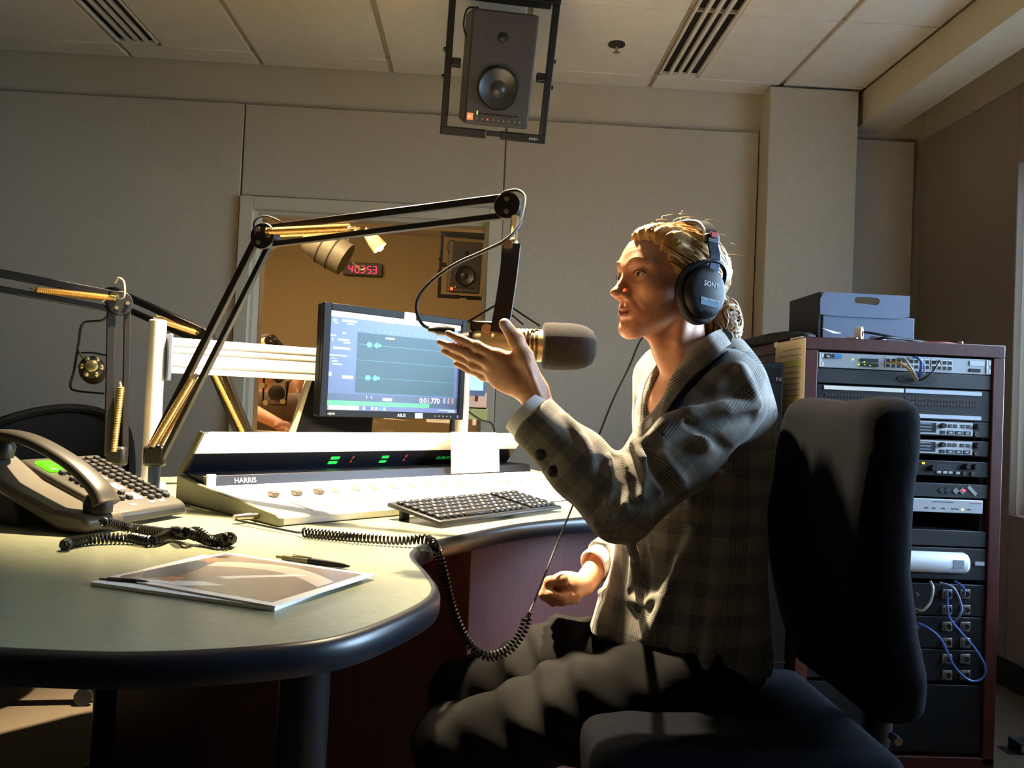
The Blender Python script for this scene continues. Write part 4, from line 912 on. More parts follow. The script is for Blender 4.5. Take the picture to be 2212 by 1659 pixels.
# white unit
z1 = zpx(1079); z0 = z1 - HU * .86
r = unit('satellite_receiver', 'white-faced rack unit with a blue light near the middle of the cabinet', 'rack unit', z0, z1, M_rkw, xb=fx(2124), face=.004)
[fbox(r, 'maker_mark', fx(1957) + k * .008, z1 - .013, fx(1957) + k * .008 + .006, z1 - .006, mat('print_dark', '#2c2f36', .5), .0046) for k in range(3)]
fbox(r, 'blue_light', fx(1960), z0 + .010, fx(1965), z0 + .015, mat('led_blue2', '#101060', .3, emit='#3a6cff', estr=5), .006)
fbox(r, 'yellow_light', fx(2078), z0 + .009, fx(2082), z0 + .012, mat('led_yellow', '#404000', .3, emit='#f0e040', estr=4), .006)
for x in (1998, 2014, 2034, 2055, 2064, 2090): fbox(r, 'printed_mark', fx(x), z0 + .010, fx(x + 8), z0 + .013, mat('print_dark', '#2c2f36', .5), .0046)
fbox(r, 'printed_mark', fx(2015), z1 - .009, fx(2060), z1 - .007, mat('print_dark', '#2c2f36', .5), .0046); fbox(r, 'printed_mark', fx(2095), z1 - .010, fx(2122), z1 - .008, mat('print_red', '#9a4a4a', .5), .0046)
# blank panels and lamp
z1 = zpx(1146); z0 = zpx(1180)
unit('blank_panel', 'dark blank rack panel above the white tubular lamp', 'rack panel', z0, z1, M_rk2)
z1 = zpx(1184); z0 = zpx(1252)
r = unit('rack_lamp', 'charcoal rack panel with a long white rounded lamp cover', 'lamp', z0, z1, M_rk2, xb=ux1)
zc = (z0 + z1) / 2 + .003; hh = .030
sec_ = [(hh * math.cos(a), hh * math.sin(a)) for a in np.linspace(math.pi / 2, 3 * math.pi / 2, 12)]
xa_, xb_ = fx(1800), fx(2096)
Rg = []
for x, sc in [(xa_, .6), (xa_ + .012, 1), (xb_ - .014, 1), (xb_ - .004, .85), (xb_, .55)]: Rg.append([V((x, FYR + .000 + c_ * sc * .8, zc + s_ * sc)) for c_, s_ in sec_])
MB().rings(Rg).build('white_cover', mat('lamp_white', '#e6ebf2', .3), r, smooth=50)
MB().b2((fx(2056), FYR - .0250, zc - .012), (fx(2078), FYR - .0225, zc + .012)).build('sensor_window', mat('sensor_grey', '#9aa3b0', .4), r)
MB().b2((fx(2112), FYR - .004, zc - .005), (fx(2131), FYR, zc + .006)).build('tab', M_rkw, r)
# connector panels
zt2 = zpx(1262)
M_con = mat('connector_nickel', '#8a867c', .4, .5)
yrows = [(1283, 1317), (1353, 1388), (1423, 1458)]
for k in range(3):
    a = zpx(1262 + k * 71); b = zpx(1262 + (k + 1) * 71 - 3)
    r = unit('connector_panel', ['upper', 'middle', 'lowest'][k] + ' black panel of square audio sockets at the cabinet bottom', 'rack panel', b, a, M_rk); r['group'] = 'black socket panels'
    for y in yrows[k]:
        for x in (2045, 2084):
            p = PY(x, y, FYR); c = V((p[0], FYR, p[2])); h = .0145
            sck = MB().box(c - V((0, .002, 0)), (h * 2, .004, h * 1.9)).build('audio_socket', M_con, r, bev=.002)
            MB().lathe([(.0105, 0), (.0105, .0065), (.0085, .0065), (.0085, .001)], c - V((0, .003, 0)), (0, -1, 0), 18).build('socket_ring', M_con, sck)
            MB().lathe([(.0085, 0), (.0085, .0035)], c - V((0, .003, 0)), (0, -1, 0), 16).build('socket_core', mat('socket_brown', '#33261f', .5), sck)
        for x in (1978, 1945):
            p = PY(x, y, FYR); MB().lathe([(.006, 0), (.006, .006), (.0035, .006), (.0035, .014)], (p[0], FYR, p[2]), (0, -1, 0), 12).build('phono_socket', M_con, r)
lead('long blue cable looping over the black socket panels', [FP(2046, 1275, .012), FP(2050, 1330, .03), FP(2075, 1365, .035), FP(2105, 1400, .04), FP(2128, 1440, .04), FP(2122, 1465, .04), FP(2095, 1470, .04), FP(2062, 1440, .04), FP(2035, 1385, .035), FP(2010, 1360, .03), FP(1983, 1346, .012)], .0032, M_blu, 'audio_cable')
lead('short white cable arching beside the left sockets', [FP(2010, 1256, .012), FP(2016, 1272, .03), FP(2010, 1300, .03), FP(1995, 1318, .025), FP(1985, 1318, .012)], .0035, mat('cable_white', '#c3c6cb', .45), 'audio_cable')
lead('pale blue cable hanging down through the upper sockets', [FP(2030, 1258, .012), FP(2060, 1270, .03), FP(2076, 1305, .03), FP(2074, 1328, .03), FP(2058, 1345, .012)], .003, mat('cable_palebl', '#7f90b8', .45), 'audio_cable')
lead('blue cable dropping into the top right socket', [FP(2062, 1255, .012), FP(2080, 1268, .03), FP(2084, 1283, .012)], .0035, M_blu, 'audio_cable')
z1 = zpx(1480); unit('blank_panel', 'large black blank panel at the foot of the cabinet', 'rack panel', .06, z1, M_rk)
# papers taped to the cabinet's left side
r = thing('taped_notice', 'yellowed printed notice with green highlights taped on the cabinet side', 'notice', (RX0 - .004, 2.38, .95))
pz0, pz1 = float(PX(1715, 940, RX0)[2]), float(PX(1715, 735, RX0)[2])
ya, yb = float(PX(1740, 830, RX0)[1]), float(PX(1675, 830, RX0)[1])
MB().b2((RX0 - .0030, ya + .003, pz0), (RX0 - .0015, yb, pz1)).build('sheet', mat('paper_cream', '#ddc8a2', .75), r)
for k in range(14):
    zz = pz1 - .03 - k * .017; MB().b2((RX0 - .0034, ya + .03, zz), (RX0 - .0030, yb - .03 - .03 * (k % 3 == 0), zz + .003)).build('print_line', mat('print_faded', '#9c8a6c', .7), r, smooth=0)
for zz in (pz1 - .075, pz1 - .185): MB().b2((RX0 - .0036, ya + .03, zz), (RX0 - .0031, yb - .03, zz + .013)).build('highlight', mat('hilite', '#c9cc6a', .7), r, smooth=0)
MB().b2((RX0 - .004, yb - .02, pz1 - .012), (RX0 - .0031, yb + .012, pz1 + .004)).build('tape', mat('tape_clear', '#d9cfbd', .3), r)
yc = float(PX(1640, 770, RX0)[1])
tag(MB().b2((RX0 - .003, yc - .06, 1.12), (RX0 - .0015, yc + .03, 1.175)).build('taped_note', mat('paper_cream2', '#d9c7ab', .75)), 'small cream note taped further back on the cabinet side', 'note')
# things on the cabinet top
M_box = mat('file_box_blue', '#66748c', .55, noise=.04, scale=20); M_boxs = mat('file_box_dark', '#171a20', .6)
bl, br = PY(1773, 630, 2.42), PY(1966, 640, 2.42)
bx0, bx1, bz1 = float(bl[0]), float(br[0]), float(bl[2]); bz0 = RZ + .001
fb_ = thing('file_box', 'blue-grey cardboard magazine box with an oval hand hole on the cabinet', 'box', ((bx0 + bx1) / 2, 2.5, RZ))
def pframe(x0, x1, z0_, z1_, hx, hz, hw_, hh_, y):   # front wall with an oval hole
    out = []; inn_ = []; n = 40
    for k in range(n):
        a = 2 * math.pi * k / n; ca, sa = math.cos(a), math.sin(a)
        s_ = min((x1 - hx) / ca if ca > 1e-6 else 9, (x0 - hx) / ca if ca < -1e-6 else 9, (z1_ - hz) / sa if sa > 1e-6 else 9, (z0_ - hz) / sa if sa < -1e-6 else 9)
        out.append((hx + ca * s_, hz + sa * s_)); 
        dx = max(-1, min(1, ca * 2.2)) * (hw_ - hh_); inn_.append((hx + dx + hh_ * ca, hz + hh_ * sa))
    b = MB(); R_ = []
    for pts, yy in ((out, y), (inn_, y), (inn_, y + .006), (out, y + .006)): R_.append([V((p[0], yy, p[1])) for p in pts])
    return b.rings(R_, closed=True)
hxc = float(PY(1873, 650, 2.42)[0]); hzc = float(PY(1873, 650, 2.42)[2])
zs = float(PY(1880, 686, 2.42)[2])
pframe(bx0, bx1, zs, bz1, hxc, hzc, .039, .0115, 2.42).build('front_lid', M_box, fb_, smooth=0)
MB().b2((bx0 + .012, 2.424, bz0), (bx1 + .018, 2.432, zs + .004)).build('front_base', M_box, fb_, bev=.001)
MB().b2((bx0 - .002, 2.424, bz0), (bx0 + .004, 2.66, bz1)).build('side', M_boxs, fb_); MB().b2((bx1 - .006, 2.434, bz0), (bx1, 2.66, bz1)).build('side', M_boxs, fb_); MB().b2((bx0, 2.654, bz0), (bx1, 2.66, bz1)).build('back', M_box, fb_)
MB().b2((bx0 + .05, 2.45, bz0 + .01), (hxc - .01 + .03, 2.64, hzc - .004)).build('folder', mat('folder_tan', '#7c6a4a', .7), fb_, bev=.004)
p = PY(1856, 712, 2.34); tr = thing('tape_roll', 'cream roll of tape on its side in front of the file box', 'tape', (p[0], p[1], RZ))
MB().lathe([(.010, -.009), (.021, -.009), (.021, .009), (.010, .009), (.010, -.009)], (p[0], p[1], RZ + .0215), _n(V((.8, -.6, 0))), 28, cap=False).build('roll', mat('tape_cream', '#e5d9bd', .5), tr)
MB().lathe([(.0085, -.0085), (.0100, -.0085), (.0100, .0085), (.0085, .0085), (.0085, -.0085)], (p[0], p[1], RZ + .0215), _n(V((.8, -.6, 0))), 24, cap=False).build('core', mat('card_brown', '#a8683a', .7), tr)
pc = [PY(1778, 711, 2.40), PY(1806, 721, 2.33), PY(1784, 723, 2.30)]
pc = [V((PY(x, y, 2.36)[0], yy, PY(x, y, 2.36)[2])) for x, y, yy in [(1778, 708, 2.37), (1808, 722, 2.33), (1784, 723, 2.31)]]
tag(MB().rings([pc, [q_ + V((0, .001, .0008)) for q_ in pc]]).build('folded_card', M_white, None, smooth=0), 'small white folded card standing at the left of the tape roll', 'card')
def ontop(x, y): 
    d = ray(x, 720); q_ = CO + d * (y / d[1]); return q_[0]
lead('black cable lying across the cabinet top in front of the box', [(ontop(1850, 2.36), 2.36, RZ + .03), (ontop(1880, 2.34), 2.34, RZ + .026), (ontop(1930, 2.33), 2.33, RZ + .016), (ontop(1985, 2.33), 2.33, RZ + .005), (ontop(2000, 2.4), 2.4, RZ + .004)], .0035, M_cb, 'audio_cable')
lead('second black cable coiled on the cabinet top right of the tape', [(ontop(1890, 2.31), 2.31, RZ + .005), (ontop(1915, 2.30), 2.30, RZ + .010), (ontop(1950, 2.31), 2.31, RZ + .010), (ontop(1990, 2.32), 2.32, RZ + .005), (ontop(2020, 2.34), 2.34, RZ + .004)], .0042, M_cb, 'audio_cable')
lead('thin red cable lying on the right of the cabinet top', [(ontop(1995, 2.31), 2.31, RZ + .003), (ontop(2030, 2.30), 2.30, RZ + .004), (ontop(2060, 2.31), 2.31, RZ + .003), (ontop(2078, 2.34), 2.34, RZ + .003)], .0025, mat('cable_red', '#a33a2c', .45), 'audio_cable')
tag(MB().cyl((ontop(1852, 2.29), 2.29, RZ + .004), (ontop(1836, 2.30), 2.32, RZ + .006), .003, n=8).build('pen_cap', mat('pale_pink', '#c9b4b8', .5)), 'thin pale stick lying beside the tape roll', 'pen')
mg = thing('computer_mouse', 'grey computer mouse on the cabinet top right of the tape roll', 'mouse', (ontop(1895, 2.315), 2.325, RZ))
MB().ball((ontop(1895, 2.33), 2.335, RZ + .006), (.028, .02, .012), 18, 10).build('shell', mat('mouse_grey', '#5b6472', .4), mg)
ms_ = tag(MB().ball((ontop(2075, 2.31), 2.31, RZ + .006), (.008, .008, .006), 10, 6).build('metal_adapter', M_chr), 'tiny shiny adapter at the right end of the cabinet top', 'adapter')
# black pouch draped at the back left of the cabinet top
pp_ = [PX(x, y, RX0 + .02) for x, y in [(1618, 742), (1640, 728), (1680, 720), (1720, 718), (1745, 726)]]
px0, px1 = RX0 - .004, RX0 + .12
def pouch(P):
    d = s_ell(P, (RX0 + .05, 2.62, RZ + .012), (.075, .24, .028)); d = smin(d, s_ell(P, (RX0 + .03, 2.78, RZ + .01), (.06, .1, .02)), .02)
    return d + .002 * np.sin(P[:, 1] * 90) * np.sin(P[:, 0] * 70)
tag(sdf_obj('equipment_pouch', lambda P: smax(pouch(P), RZ + .002 - P[:, 2], .004), (RX0 - .05, 2.34, RZ - .01), (RX0 + .16, 2.92, RZ + .06), .005, mat('pouch_black', '#131417', .7)), 'flat black cloth pouch on the back left of the cabinet', 'pouch')
tag(MB().b2((RX0 + .004, 2.32, RZ + .0005), (RX0 + .05, 2.40, RZ + .004)).build('label_strip', M_white), 'white label strip on the near left corner of the cabinet top', 'label')

# ================================================================== PC TOWER ON THE DESK
tz1 = float(PY(1665, 781, 2.30)[2]); tx0, tx1 = .795, .878
pcx = thing('computer_tower', 'black computer tower standing on the desk against the cabinet', 'computer', ((tx0 + tx1) / 2, 2.45, ZD))
MB().b2((tx0, 2.31, ZD + .006), (tx1, 2.68, tz1)).build('case', M_blkp, pcx, bev=.004)
MB().b2((tx0 + .002, 2.298, ZD + .01), (tx1 - .002, 2.312, tz1 - .002)).build('front_bezel', M_blkp, pcx, bev=.004)
for k in range(2): MB().b2((tx0 + .008, 2.294, tz1 - .06 - k * .05), (tx1 - .008, 2.299, tz1 - .02 - k * .05)).build('drive_bay', mat('bay_black', '#202124', .3), pcx, bev=.001)
for k in range(16): MB().b2((tx0 + .03, 2.296, ZD + .10 + k * .0075), (tx1 - .012, 2.299, ZD + .104 + k * .0075)).build('vent_slot', M_slot, pcx)
MB().b2((tx1 - .03, 2.294, tz1 - .135), (tx1 - .026, 2.299, tz1 - .128)).build('power_light', mat('led_white', '#303040', .3, emit='#cfe0ff', estr=6), pcx)
text('maker_badge', 'Z', .020, (tx1 - .018, 2.2935, tz1 - .05), (0, 0, 1), (-1, 0, 0), M_lab, pcx, depth=.0004)
MB().b2((tx0 + .05, 2.296, ZD + .02), (tx0 + .062, 2.299, ZD + .034)).build('sticker', M_lab, pcx)
for x in (tx0 + .015, tx1 - .015):
    for y in (2.34, 2.64): MB().cyl((x, y, ZD), (x, y, ZD + .008), .01, n=10).build('foot', M_blk, pcx)
# equipment under the desk at the right with green lights
ux = thing('under_desk_equipment', 'dark equipment with two green lights under the desk behind the person', 'electronics', (.78, 2.35, 0))
ua, ub = .70, .90
MB().b2((ua, 2.28, .02), (ub, 2.62, .66)).build('case', M_blk, ux, bev=.004)
for y in (1187, 1263): 
    q_ = PY(1634, y, 2.276); MB().ball(q_, .0045, 8, 6).build('status_light', M_lg, ux)
for y in (1205, 1255): 
    q_ = PY(1622, y, 2.277); MB().box(q_, (.02, .003, .006)).build('metal_tab', M_rkg, ux)
MB().box(PY(1618, 1335, 2.277), (.012, .003, .03)).build('label', M_lab, ux)
MB().b2((ua, 2.276, .30), (ub, 2.281, .304)).build('seam', M_rk2, ux)
# power strips on the floor at the far right
for k, (x, y, lab) in enumerate([(2180, 1635, 'grey power adapter on the floor right of the cabinet, nearest the cabinet'), (2205, 1612, 'pale plug on the floor right of the cabinet, at the picture edge')]):
    q_ = PY(x, y, 2.45); r = thing('power_adapter', lab, 'adapter', (q_[0], q_[1], 0), 0)
    MB().b2((q_[0] - .022, q_[1] - .03, .0), (q_[0] + .022, q_[1] + .03, q_[2] + .02)).build('body', M_blk if k == 0 else M_rk2, r, bev=.004)
    MB().b2((q_[0] - .018, q_[1] - .033, q_[2] - .005), (q_[0] + .018, q_[1] - .029, q_[2] + .012)).build('label', mat('plug_grey', '#8b9097', .5), r)
    if k == 0: MB().b2((q_[0] - .018, q_[1] - .033, q_[2] - .03), (q_[0] + .018, q_[1] - .029, q_[2] - .012)).build('label', mat('plug_blue', '#4a5066', .5), r)

# ================================================================== MESH CHAIR FAR LEFT
M_mesh = mat('mesh_black', '#15120f', .8, noise=.4, scale=500)
mcx, mcy = -1.56, 2.78
ch = thing('mesh_chair', 'black mesh office chair at the far left behind the telephone', 'chair', (mcx, mcy, 0))
bp = []
W2 = .24
for j in range(9):
    v = j / 8; z = .52 + .40 * v; hw = W2 * (1 - .25 * v ** 3); row = []
    for i in range(11):
        u = i / 10 * 2 - 1; zz = z - (.05 * u * u if j == 8 else .05 * u * u * v ** 4); row.append(V((mcx + .18 + u * hw * .85, mcy + .0 - .06 * u * u + .05 * v + u * .10, zz)))
    bp.append(row)
b = MB(); nI = 11
b.add([p for r_ in bp for p in r_], [(j * nI + i, j * nI + i + 1, (j + 1) * nI + i + 1, (j + 1) * nI + i) for j in range(8) for i in range(10)])
o = b.build('backrest_mesh', M_mesh, ch, smooth=60); sd = o.modifiers.new('thick', 'SOLIDIFY'); sd.thickness = .008
edge = bp[0] + [r_[-1] for r_ in bp[1:]] + bp[-1][::-1][1:] + [r_[0] for r_ in bp[::-1][1:-1]]
MB().tube(edge, .016, 8, closed=True).build('backrest_frame', M_blk, ch)
sdf_o = sdf_obj('seat', lambda P: s_ell(P, (mcx + .10, mcy - .22, .46), (.25, .25, .04)), (mcx - .2, mcy - .5, .4), (mcx + .4, mcy + .06, .52), .012, mat('seat_black', '#161514', .9), ch)
MB().tube(bez([bp[2][5], V((mcx + .16, mcy + .08, .50)), V((mcx + .12, mcy + .0, .42)), V((mcx + .10, mcy - .2, .41))], 6), .022, 10).build('back_support', M_blk, ch)
MB().cyl((mcx + .1, mcy - .2, .10), (mcx + .1, mcy - .2, .43), .025, n=14).build('gas_lift', M_blk, ch)
def star(r, x, y, rad=.28, a0=.3):
    for k in range(5):
        a_ = a0 + 2 * math.pi * k / 5; e_ = V((x + rad * math.cos(a_), y + rad * math.sin(a_), .075)); MB().beam((x, y, .10), e_, .045, .025).build('base_spoke', M_blk, r, bev=.006)
        t_a = V((-math.sin(a_), math.cos(a_), 0)); 
        for s_ in (-1, 1): MB().cyl(e_ + t_a * .008 * s_ - EZ * .048, e_ + t_a * .022 * s_ - EZ * .048, .027, n=16).build('caster', M_blkp, r)
        MB().cyl(e_ - EZ * .05, e_, .008, n=8).build('caster_stem', M_blk, r)
star(ch, mcx + .1, mcy - .2, .27, .15)
# ================================================================== ADJOINING STUDIO
speaker(PY(1006, 578, 6.1), math.radians(8), math.radians(8), 1.0, 'second grey loudspeaker in a black yoke seen through the studio window', 2.53)
# stage spotlight can
pc0, pc1 = PY(690, 520, 5.6), PY(775, 575, 5.3)
sp = thing('spotlight_can', 'grey cylindrical spotlight fixture seen through the studio window', 'spotlight', PY(730, 545, 5.5))
M_can = mat('can_grey', '#7d7763', .5, .2)
d_ = _n(PY(668, 508, 5.5) - PY(751, 558, 5.5)); c_ = PY(708, 538, 5.5)
MB().lathe([(.10, -.14), (.115, -.14), (.12, -.05), (.12, .03), (.105, .035), (.105, .11), (.08, .16), (.03, .18)], c_, d_, 28).build('can', M_can, sp)
for h_ in (-.05, .03): MB().lathe([(.123, h_ - .006), (.126, h_), (.123, h_ + .006)], c_, d_, 28).build('band', mat('can_dark', '#4a4638', .5), sp)
MB().tube(bez([c_ + V((-.13, -.0, .0)), c_ + V((-.12, 0, .16)), c_ + V((.02, 0, .22)), c_ + V((.13, 0, .12)), c_ + V((.125, 0, 0))], 6), .010, 8).build('yoke', mat('can_dark', '#4a4638', .5), sp)
MB().cyl(c_ + V((.02, 0, .21)), (c_[0] + .02, c_[1], 2.53), .012, n=10).build('hanger', mat('can_dark', '#4a4638', .5), sp)
MB().tube(bez([c_ - d_ * .14 + V((.05, -.02, -.02)), c_ - d_ * .17 + V((.08, -.02, -.05)), c_ - d_ * .2 + V((.085, -.02, -.03))], 5), .006, 6).build('safety_hook', M_bolt, sp)
# lit lamp
lp = PY(808, 520, 5.2)
lt = thing('track_lamp', 'glowing white track lamp seen through the studio window', 'lamp', lp)
dl = _n(PY(830, 548, 5.2) - PY(795, 505, 5.2))
MB().lathe([(.012, -.09), (.03, -.07), (.045, .0), (.05, .06)], lp, dl, 20, cap=False).build('shade', mat('lamp_shade_cream', '#d8c9a0', .5), lt)
MB().ball(lp + dl * .03, (.036, .036, .05), 14, 8, frame_from(dl)).build('bulb', mat('bulb_glow', '#fff4d8', .4, emit='#ffe2a0', estr=14), lt)
MB().cyl(lp - dl * .08, (lp[0] - .02, lp[1], 2.52), .008, n=10).build('stem', M_can, lt)
# LED wall clock
k0, k1 = PY(744, 567, FY - .04), PY(824, 597, FY - .04)
ck = thing('led_clock', 'digital wall clock with red numerals seen through the studio window', 'clock', (k0 + k1) / 2)
kc = (k0 + k1) / 2; kw_ = k1[0] - k0[0]
ang = V((1, 0, 0))
MB().box(kc, (kw_ * 1.02, .05, .115)).build('case', mat('clock_case', '#3a2c22', .5), ck, bev=.004)
M_led = mat('led_magenta', '#400010', .4, emit='#ff1e58', estr=2.6)
SEG = {'0': 'abcdef', '3': 'abgcd', '4': 'fgbc', '5': 'afgcd'}
def digit(ch_, x, z, w_, h_):
    b = MB(); y = kc[1] - .027; t_2 = .006
    P_ = {'a': (x, z + h_ / 2, w_, t_2), 'd': (x, z - h_ / 2, w_, t_2), 'g': (x, z, w_, t_2), 'f': (x - w_ / 2, z + h_ / 4, t_2, h_ / 2), 'b': (x + w_ / 2, z + h_ / 4, t_2, h_ / 2), 'e': (x - w_ / 2, z - h_ / 4, t_2, h_ / 2), 'c': (x + w_ / 2, z - h_ / 4, t_2, h_ / 2)}
    for s_ in SEG[ch_]:
        a_ = P_[s_]; b.box((a_[0], y, a_[1]), (a_[2] * .92 if a_[2] > .01 else t_2, .002, a_[3] * .92 if a_[3] > .01 else t_2))
    b.build('numeral', M_led, ck)
xs_ = kc[0] - kw_ * .32
for i_, (ch_, off) in enumerate(zip('403' '53', (0, .062, .110, .172, .220))): digit(ch_, xs_ + off, kc[2] - .004, .032, .062)
for off in (.031, .141):
    for dz in (-.014, .012): MB().box((xs_ + off, kc[1] - .027, kc[2] + dz), (.006, .002, .010)).build('colon', M_led, ck)
MB().box((kc[0] - kw_ * .47, kc[1] - .027, kc[2] + .035), (.008, .002, .026)).build('indicator', M_led, ck)
# counter in the next room
tag(MB().b2((-2.6, YW + .35, .70), (1.6, YW + 1.0, .735)).build('studio_counter', mat('counter_tan', '#b59a68', .5, noise=.1, scale=20)), 'tan counter in the adjoining studio behind the window', 'counter')
# two people in the next room
def mini_person(label, head, skin, cloth, arms, face=(-.2, -1, 0), lean=0.0, nm='person'):
    hd = V(head); r = thing(nm, label, 'person', (hd[0], hd[1], 0))
    sh = hd - V((0, 0, .26)); hip = V((sh[0] + lean, sh[1] + .05, .48)); sx = V((.17, .03, 0)); fdir = _n(face)
    def body(P):
        d = s_ell(P, hd + V((0, 0, .02)), (.078, .092, .10)); d = smin(d, s_ell(P, hd + fdir * .02 - V((0, 0, .05)), (.06, .07, .075)), .03)
        d = smin(d, s_cone(P, hd + fdir * .085 - V((0, 0, .0)), hd + fdir * .11 - V((0, 0, .035)), .01, .013), .015)
        d = smin(d, s_cone(P, hd - V((0, 0, .06)), sh + V((0, 0, .02)), .05, .055), .03)
        d = smin(d, s_cone(P, sh - V((0, 0, .03)), hip, .10, .12), .04)
        for a in arms:
            d = smin(d, s_chain(P, [sh + sx * a[0]] + [V(q) for q in a[1]], [.05, .042, .03][:1 + len(a[1])]), .02)
            e_ = V(a[1][-1]); dr = _n(e_ - V(a[1][-2] if len(a[1]) > 1 else sh)); sd_ = _n(np.cross(dr, EZ))
            d = smin(d, s_ell(P, e_ + dr * .05, (.045, .045, .03)), .02)
            for k in range(4): d = smin(d, s_chain(P, [e_ + dr * .07 + sd_ * (.02 * (k - 1.5)), e_ + dr * .11 + sd_ * (.024 * (k - 1.5)), e_ + dr * .14 + sd_ * (.024 * (k - 1.5)) - EZ * .01], [.010, .009, .008]), .006)
            d = smin(d, s_chain(P, [e_ + dr * .03 + sd_ * .03, e_ + dr * .06 + sd_ * .06], [.012, .009]), .008)
        for s_ in (-1, 1): d = smin(d, s_chain(P, [hip + sx * .55 * s_, hip + sx * .55 * s_ + fdir * .42, hip + sx * .55 * s_ + fdir * .42 - EZ * .42], [.08, .062, .045]), .03)
        return d
    lo = hd - V((.55, .75, 1.15)); hi = hd + V((.55, .45, .16)); lo[2] = max(lo[2], .03)
    sdf_obj('body', body, lo, hi, .011, skin, r)
    def shirt(P):
        d = s_cone(P, sh - V((0, 0, .02)), hip + V((0, 0, .0)), .125, .145); d = smin(d, s_cone(P, sh - sx, sh + sx, .065, .065), .05)
        for a in arms: d = smin(d, s_cone(P, sh + sx * a[0], sh + sx * a[0] + (V(a[1][0]) - sh - sx * a[0]) * .7, .066, .06), .03)
        return smax(d, P[:, 2] - (sh[2] + .055), .01)
    sdf_obj('shirt', shirt, lo, hi, .012, cloth, r)
    def trs(P):
        d = s_cone(P, hip - sx * .4, hip + sx * .4, .135, .135)
        for s_ in (-1, 1): d = smin(d, s_chain(P, [hip + sx * .55 * s_, hip + sx * .55 * s_ + fdir * .42, hip + sx * .55 * s_ + fdir * .42 - EZ * .40], [.095, .075, .06]), .03)
        return smax(d, P[:, 2] - (hip[2] + .10), .01)
    sdf_obj('trousers', trs, lo, hi, .013, mat('far_trousers', '#2d3038', .9), r)
    def hr(P): return smax(s_ell(P, hd + V((0, .012, .03)), (.086, .10, .102)), (P - hd) @ (fdir * .9) - .035 + .45 * np.minimum(0, (P[:, 2] - hd[2] - .03)), .01)
    sdf_obj('hair', hr, lo, hi, .009, mat('far_hair', '#3a2a1c', .8), r)
    return r
M_sk2 = mat('far_skin', '#d69a78', .55, sss=.05); M_sk3 = mat('far_skin_dark', '#8f5a3c', .55, sss=.05)
pA = PY(575, 770, 4.75)
mini_person('person in a brown top resting an arm on the counter beyond the window', pA, M_sk2, mat('far_brown', '#6b5a4c', .9), [(-1, [PY(540, 885, 4.6), PY(600, 915, 4.42)]), (1, [PY(640, 900, 4.8), PY(690, 925, 4.6)])], face=(.5, -1, 0))
pB = PY(641, 843, 6.0)
mini_person('person in dark clothes further back in the adjoining studio', pB, M_sk3, mat('far_navy', '#33363c', .9), [(-1, [pB + V((-.22, -.12, -.5))]), (1, [pB + V((.22, -.1, -.5))])], face=(.3, -1, 0))
# microphone hanging in the next room
m4 = PY(598, 842, 4.35)
a4, _ = boom('small microphone arm in the adjoining studio above the white rail', PY(760, 905, 4.5), PY(585, 735, 4.4), PY(602, 815, 4.35), sp_l=None, sp_u=None, ground=.735, bw=.02)
fm = thing('studio_microphone', 'dark microphone with nickel fittings hanging in the adjoining studio', 'microphone', m4)
MB().lathe([(.012, -.06), (.04, -.055), (.045, 0), (.04, .05), (.02, .06)], m4 - EZ * .02, (.2, -1, .1), 20).build('capsule', mat('mic_brownblack', '#2a211b', .45), fm)
for dx, dz in ((-.07, .02), (.06, .06), (.04, -.06), (-.05, -.07)): MB().cyl(m4 + V((dx, -.03, dz)), m4 + V((dx, .02, dz)), .014, n=12).build('shock_knob', M_bolt, fm)
MB().tube([m4 + V((-.07, 0, .09)), m4 + V((-.07, 0, -.08)), m4 + V((.05, 0, -.08)), m4 + V((.06, 0, .09))], .006, 6).build('wire_cradle', M_arm, fm)
MB().tube(bez([m4 + V((.04, 0, .06)), m4 + V((.09, 0, .02)), m4 + V((.12, 0, -.06)), m4 + V((.11, 0, -.1))], 5), .004, 6).build('cable', mat('cable_white', '#c3c6cb', .45), fm)
# ================================================================== OFFICE CHAIR
M_fab = mat('chair_fabric', '#0c0d12', .95, spec=.05, noise=.25, scale=400, bump=.5, bscale=900)
oc = thing('office_chair', 'dark upholstered office chair the person sits on', 'chair', (.43, 1.37, 0))
zs_ = [.50, .60, .68, .78, .88, .97, 1.04]
xs_b = [float(PY(x, y, 1.16)[0]) for x, y in [(1968, 1590), (1952, 1490), (1925, 1370), (1905, 1220), (1915, 1080), (1938, 950), (1952, 855)]]
def s_back(P):
    xc = np.interp(P[:, 2], zs_, xs_b) + .018 - .12 * (P[:, 1] - 1.37) ** 2
    hw = np.interp(P[:, 2], [.53, .62, .80, .95, 1.04], [.165, .20, .205, .195, .175])
    q = np.stack([np.abs(P[:, 0] - xc) - .012, np.abs(P[:, 1] - 1.372) - hw + .035, np.abs(P[:, 2] - .785) - .252 + .035], 1)
    return np.linalg.norm(np.maximum(q, 0), axis=1) + np.minimum(q.max(1), 0) - .035 + .008 * np.exp(-((P[:, 1] - 1.37) / .1) ** 2 - ((P[:, 2] - 1.04) / .05) ** 2)
sdf_obj('backrest', s_back, (.46, 1.12, .48), (.80, 1.63, 1.09), .009, M_fab, oc)
def s_seat(P):
    q = np.stack([np.abs(P[:, 0] - .425) - .255 + .05, np.abs(P[:, 1] - 1.39) - .235 + .05, np.abs(P[:, 2] - .452) - .046 + .03], 1)
    return np.linalg.norm(np.maximum(q, 0), axis=1) + np.minimum(q.max(1), 0) - .034 + .015 * np.clip(.25 - P[:, 0], 0, .1)
sdf_obj('seat', s_seat, (.13, 1.12, .38), (.72, 1.66, .53), .009, M_fab, oc)
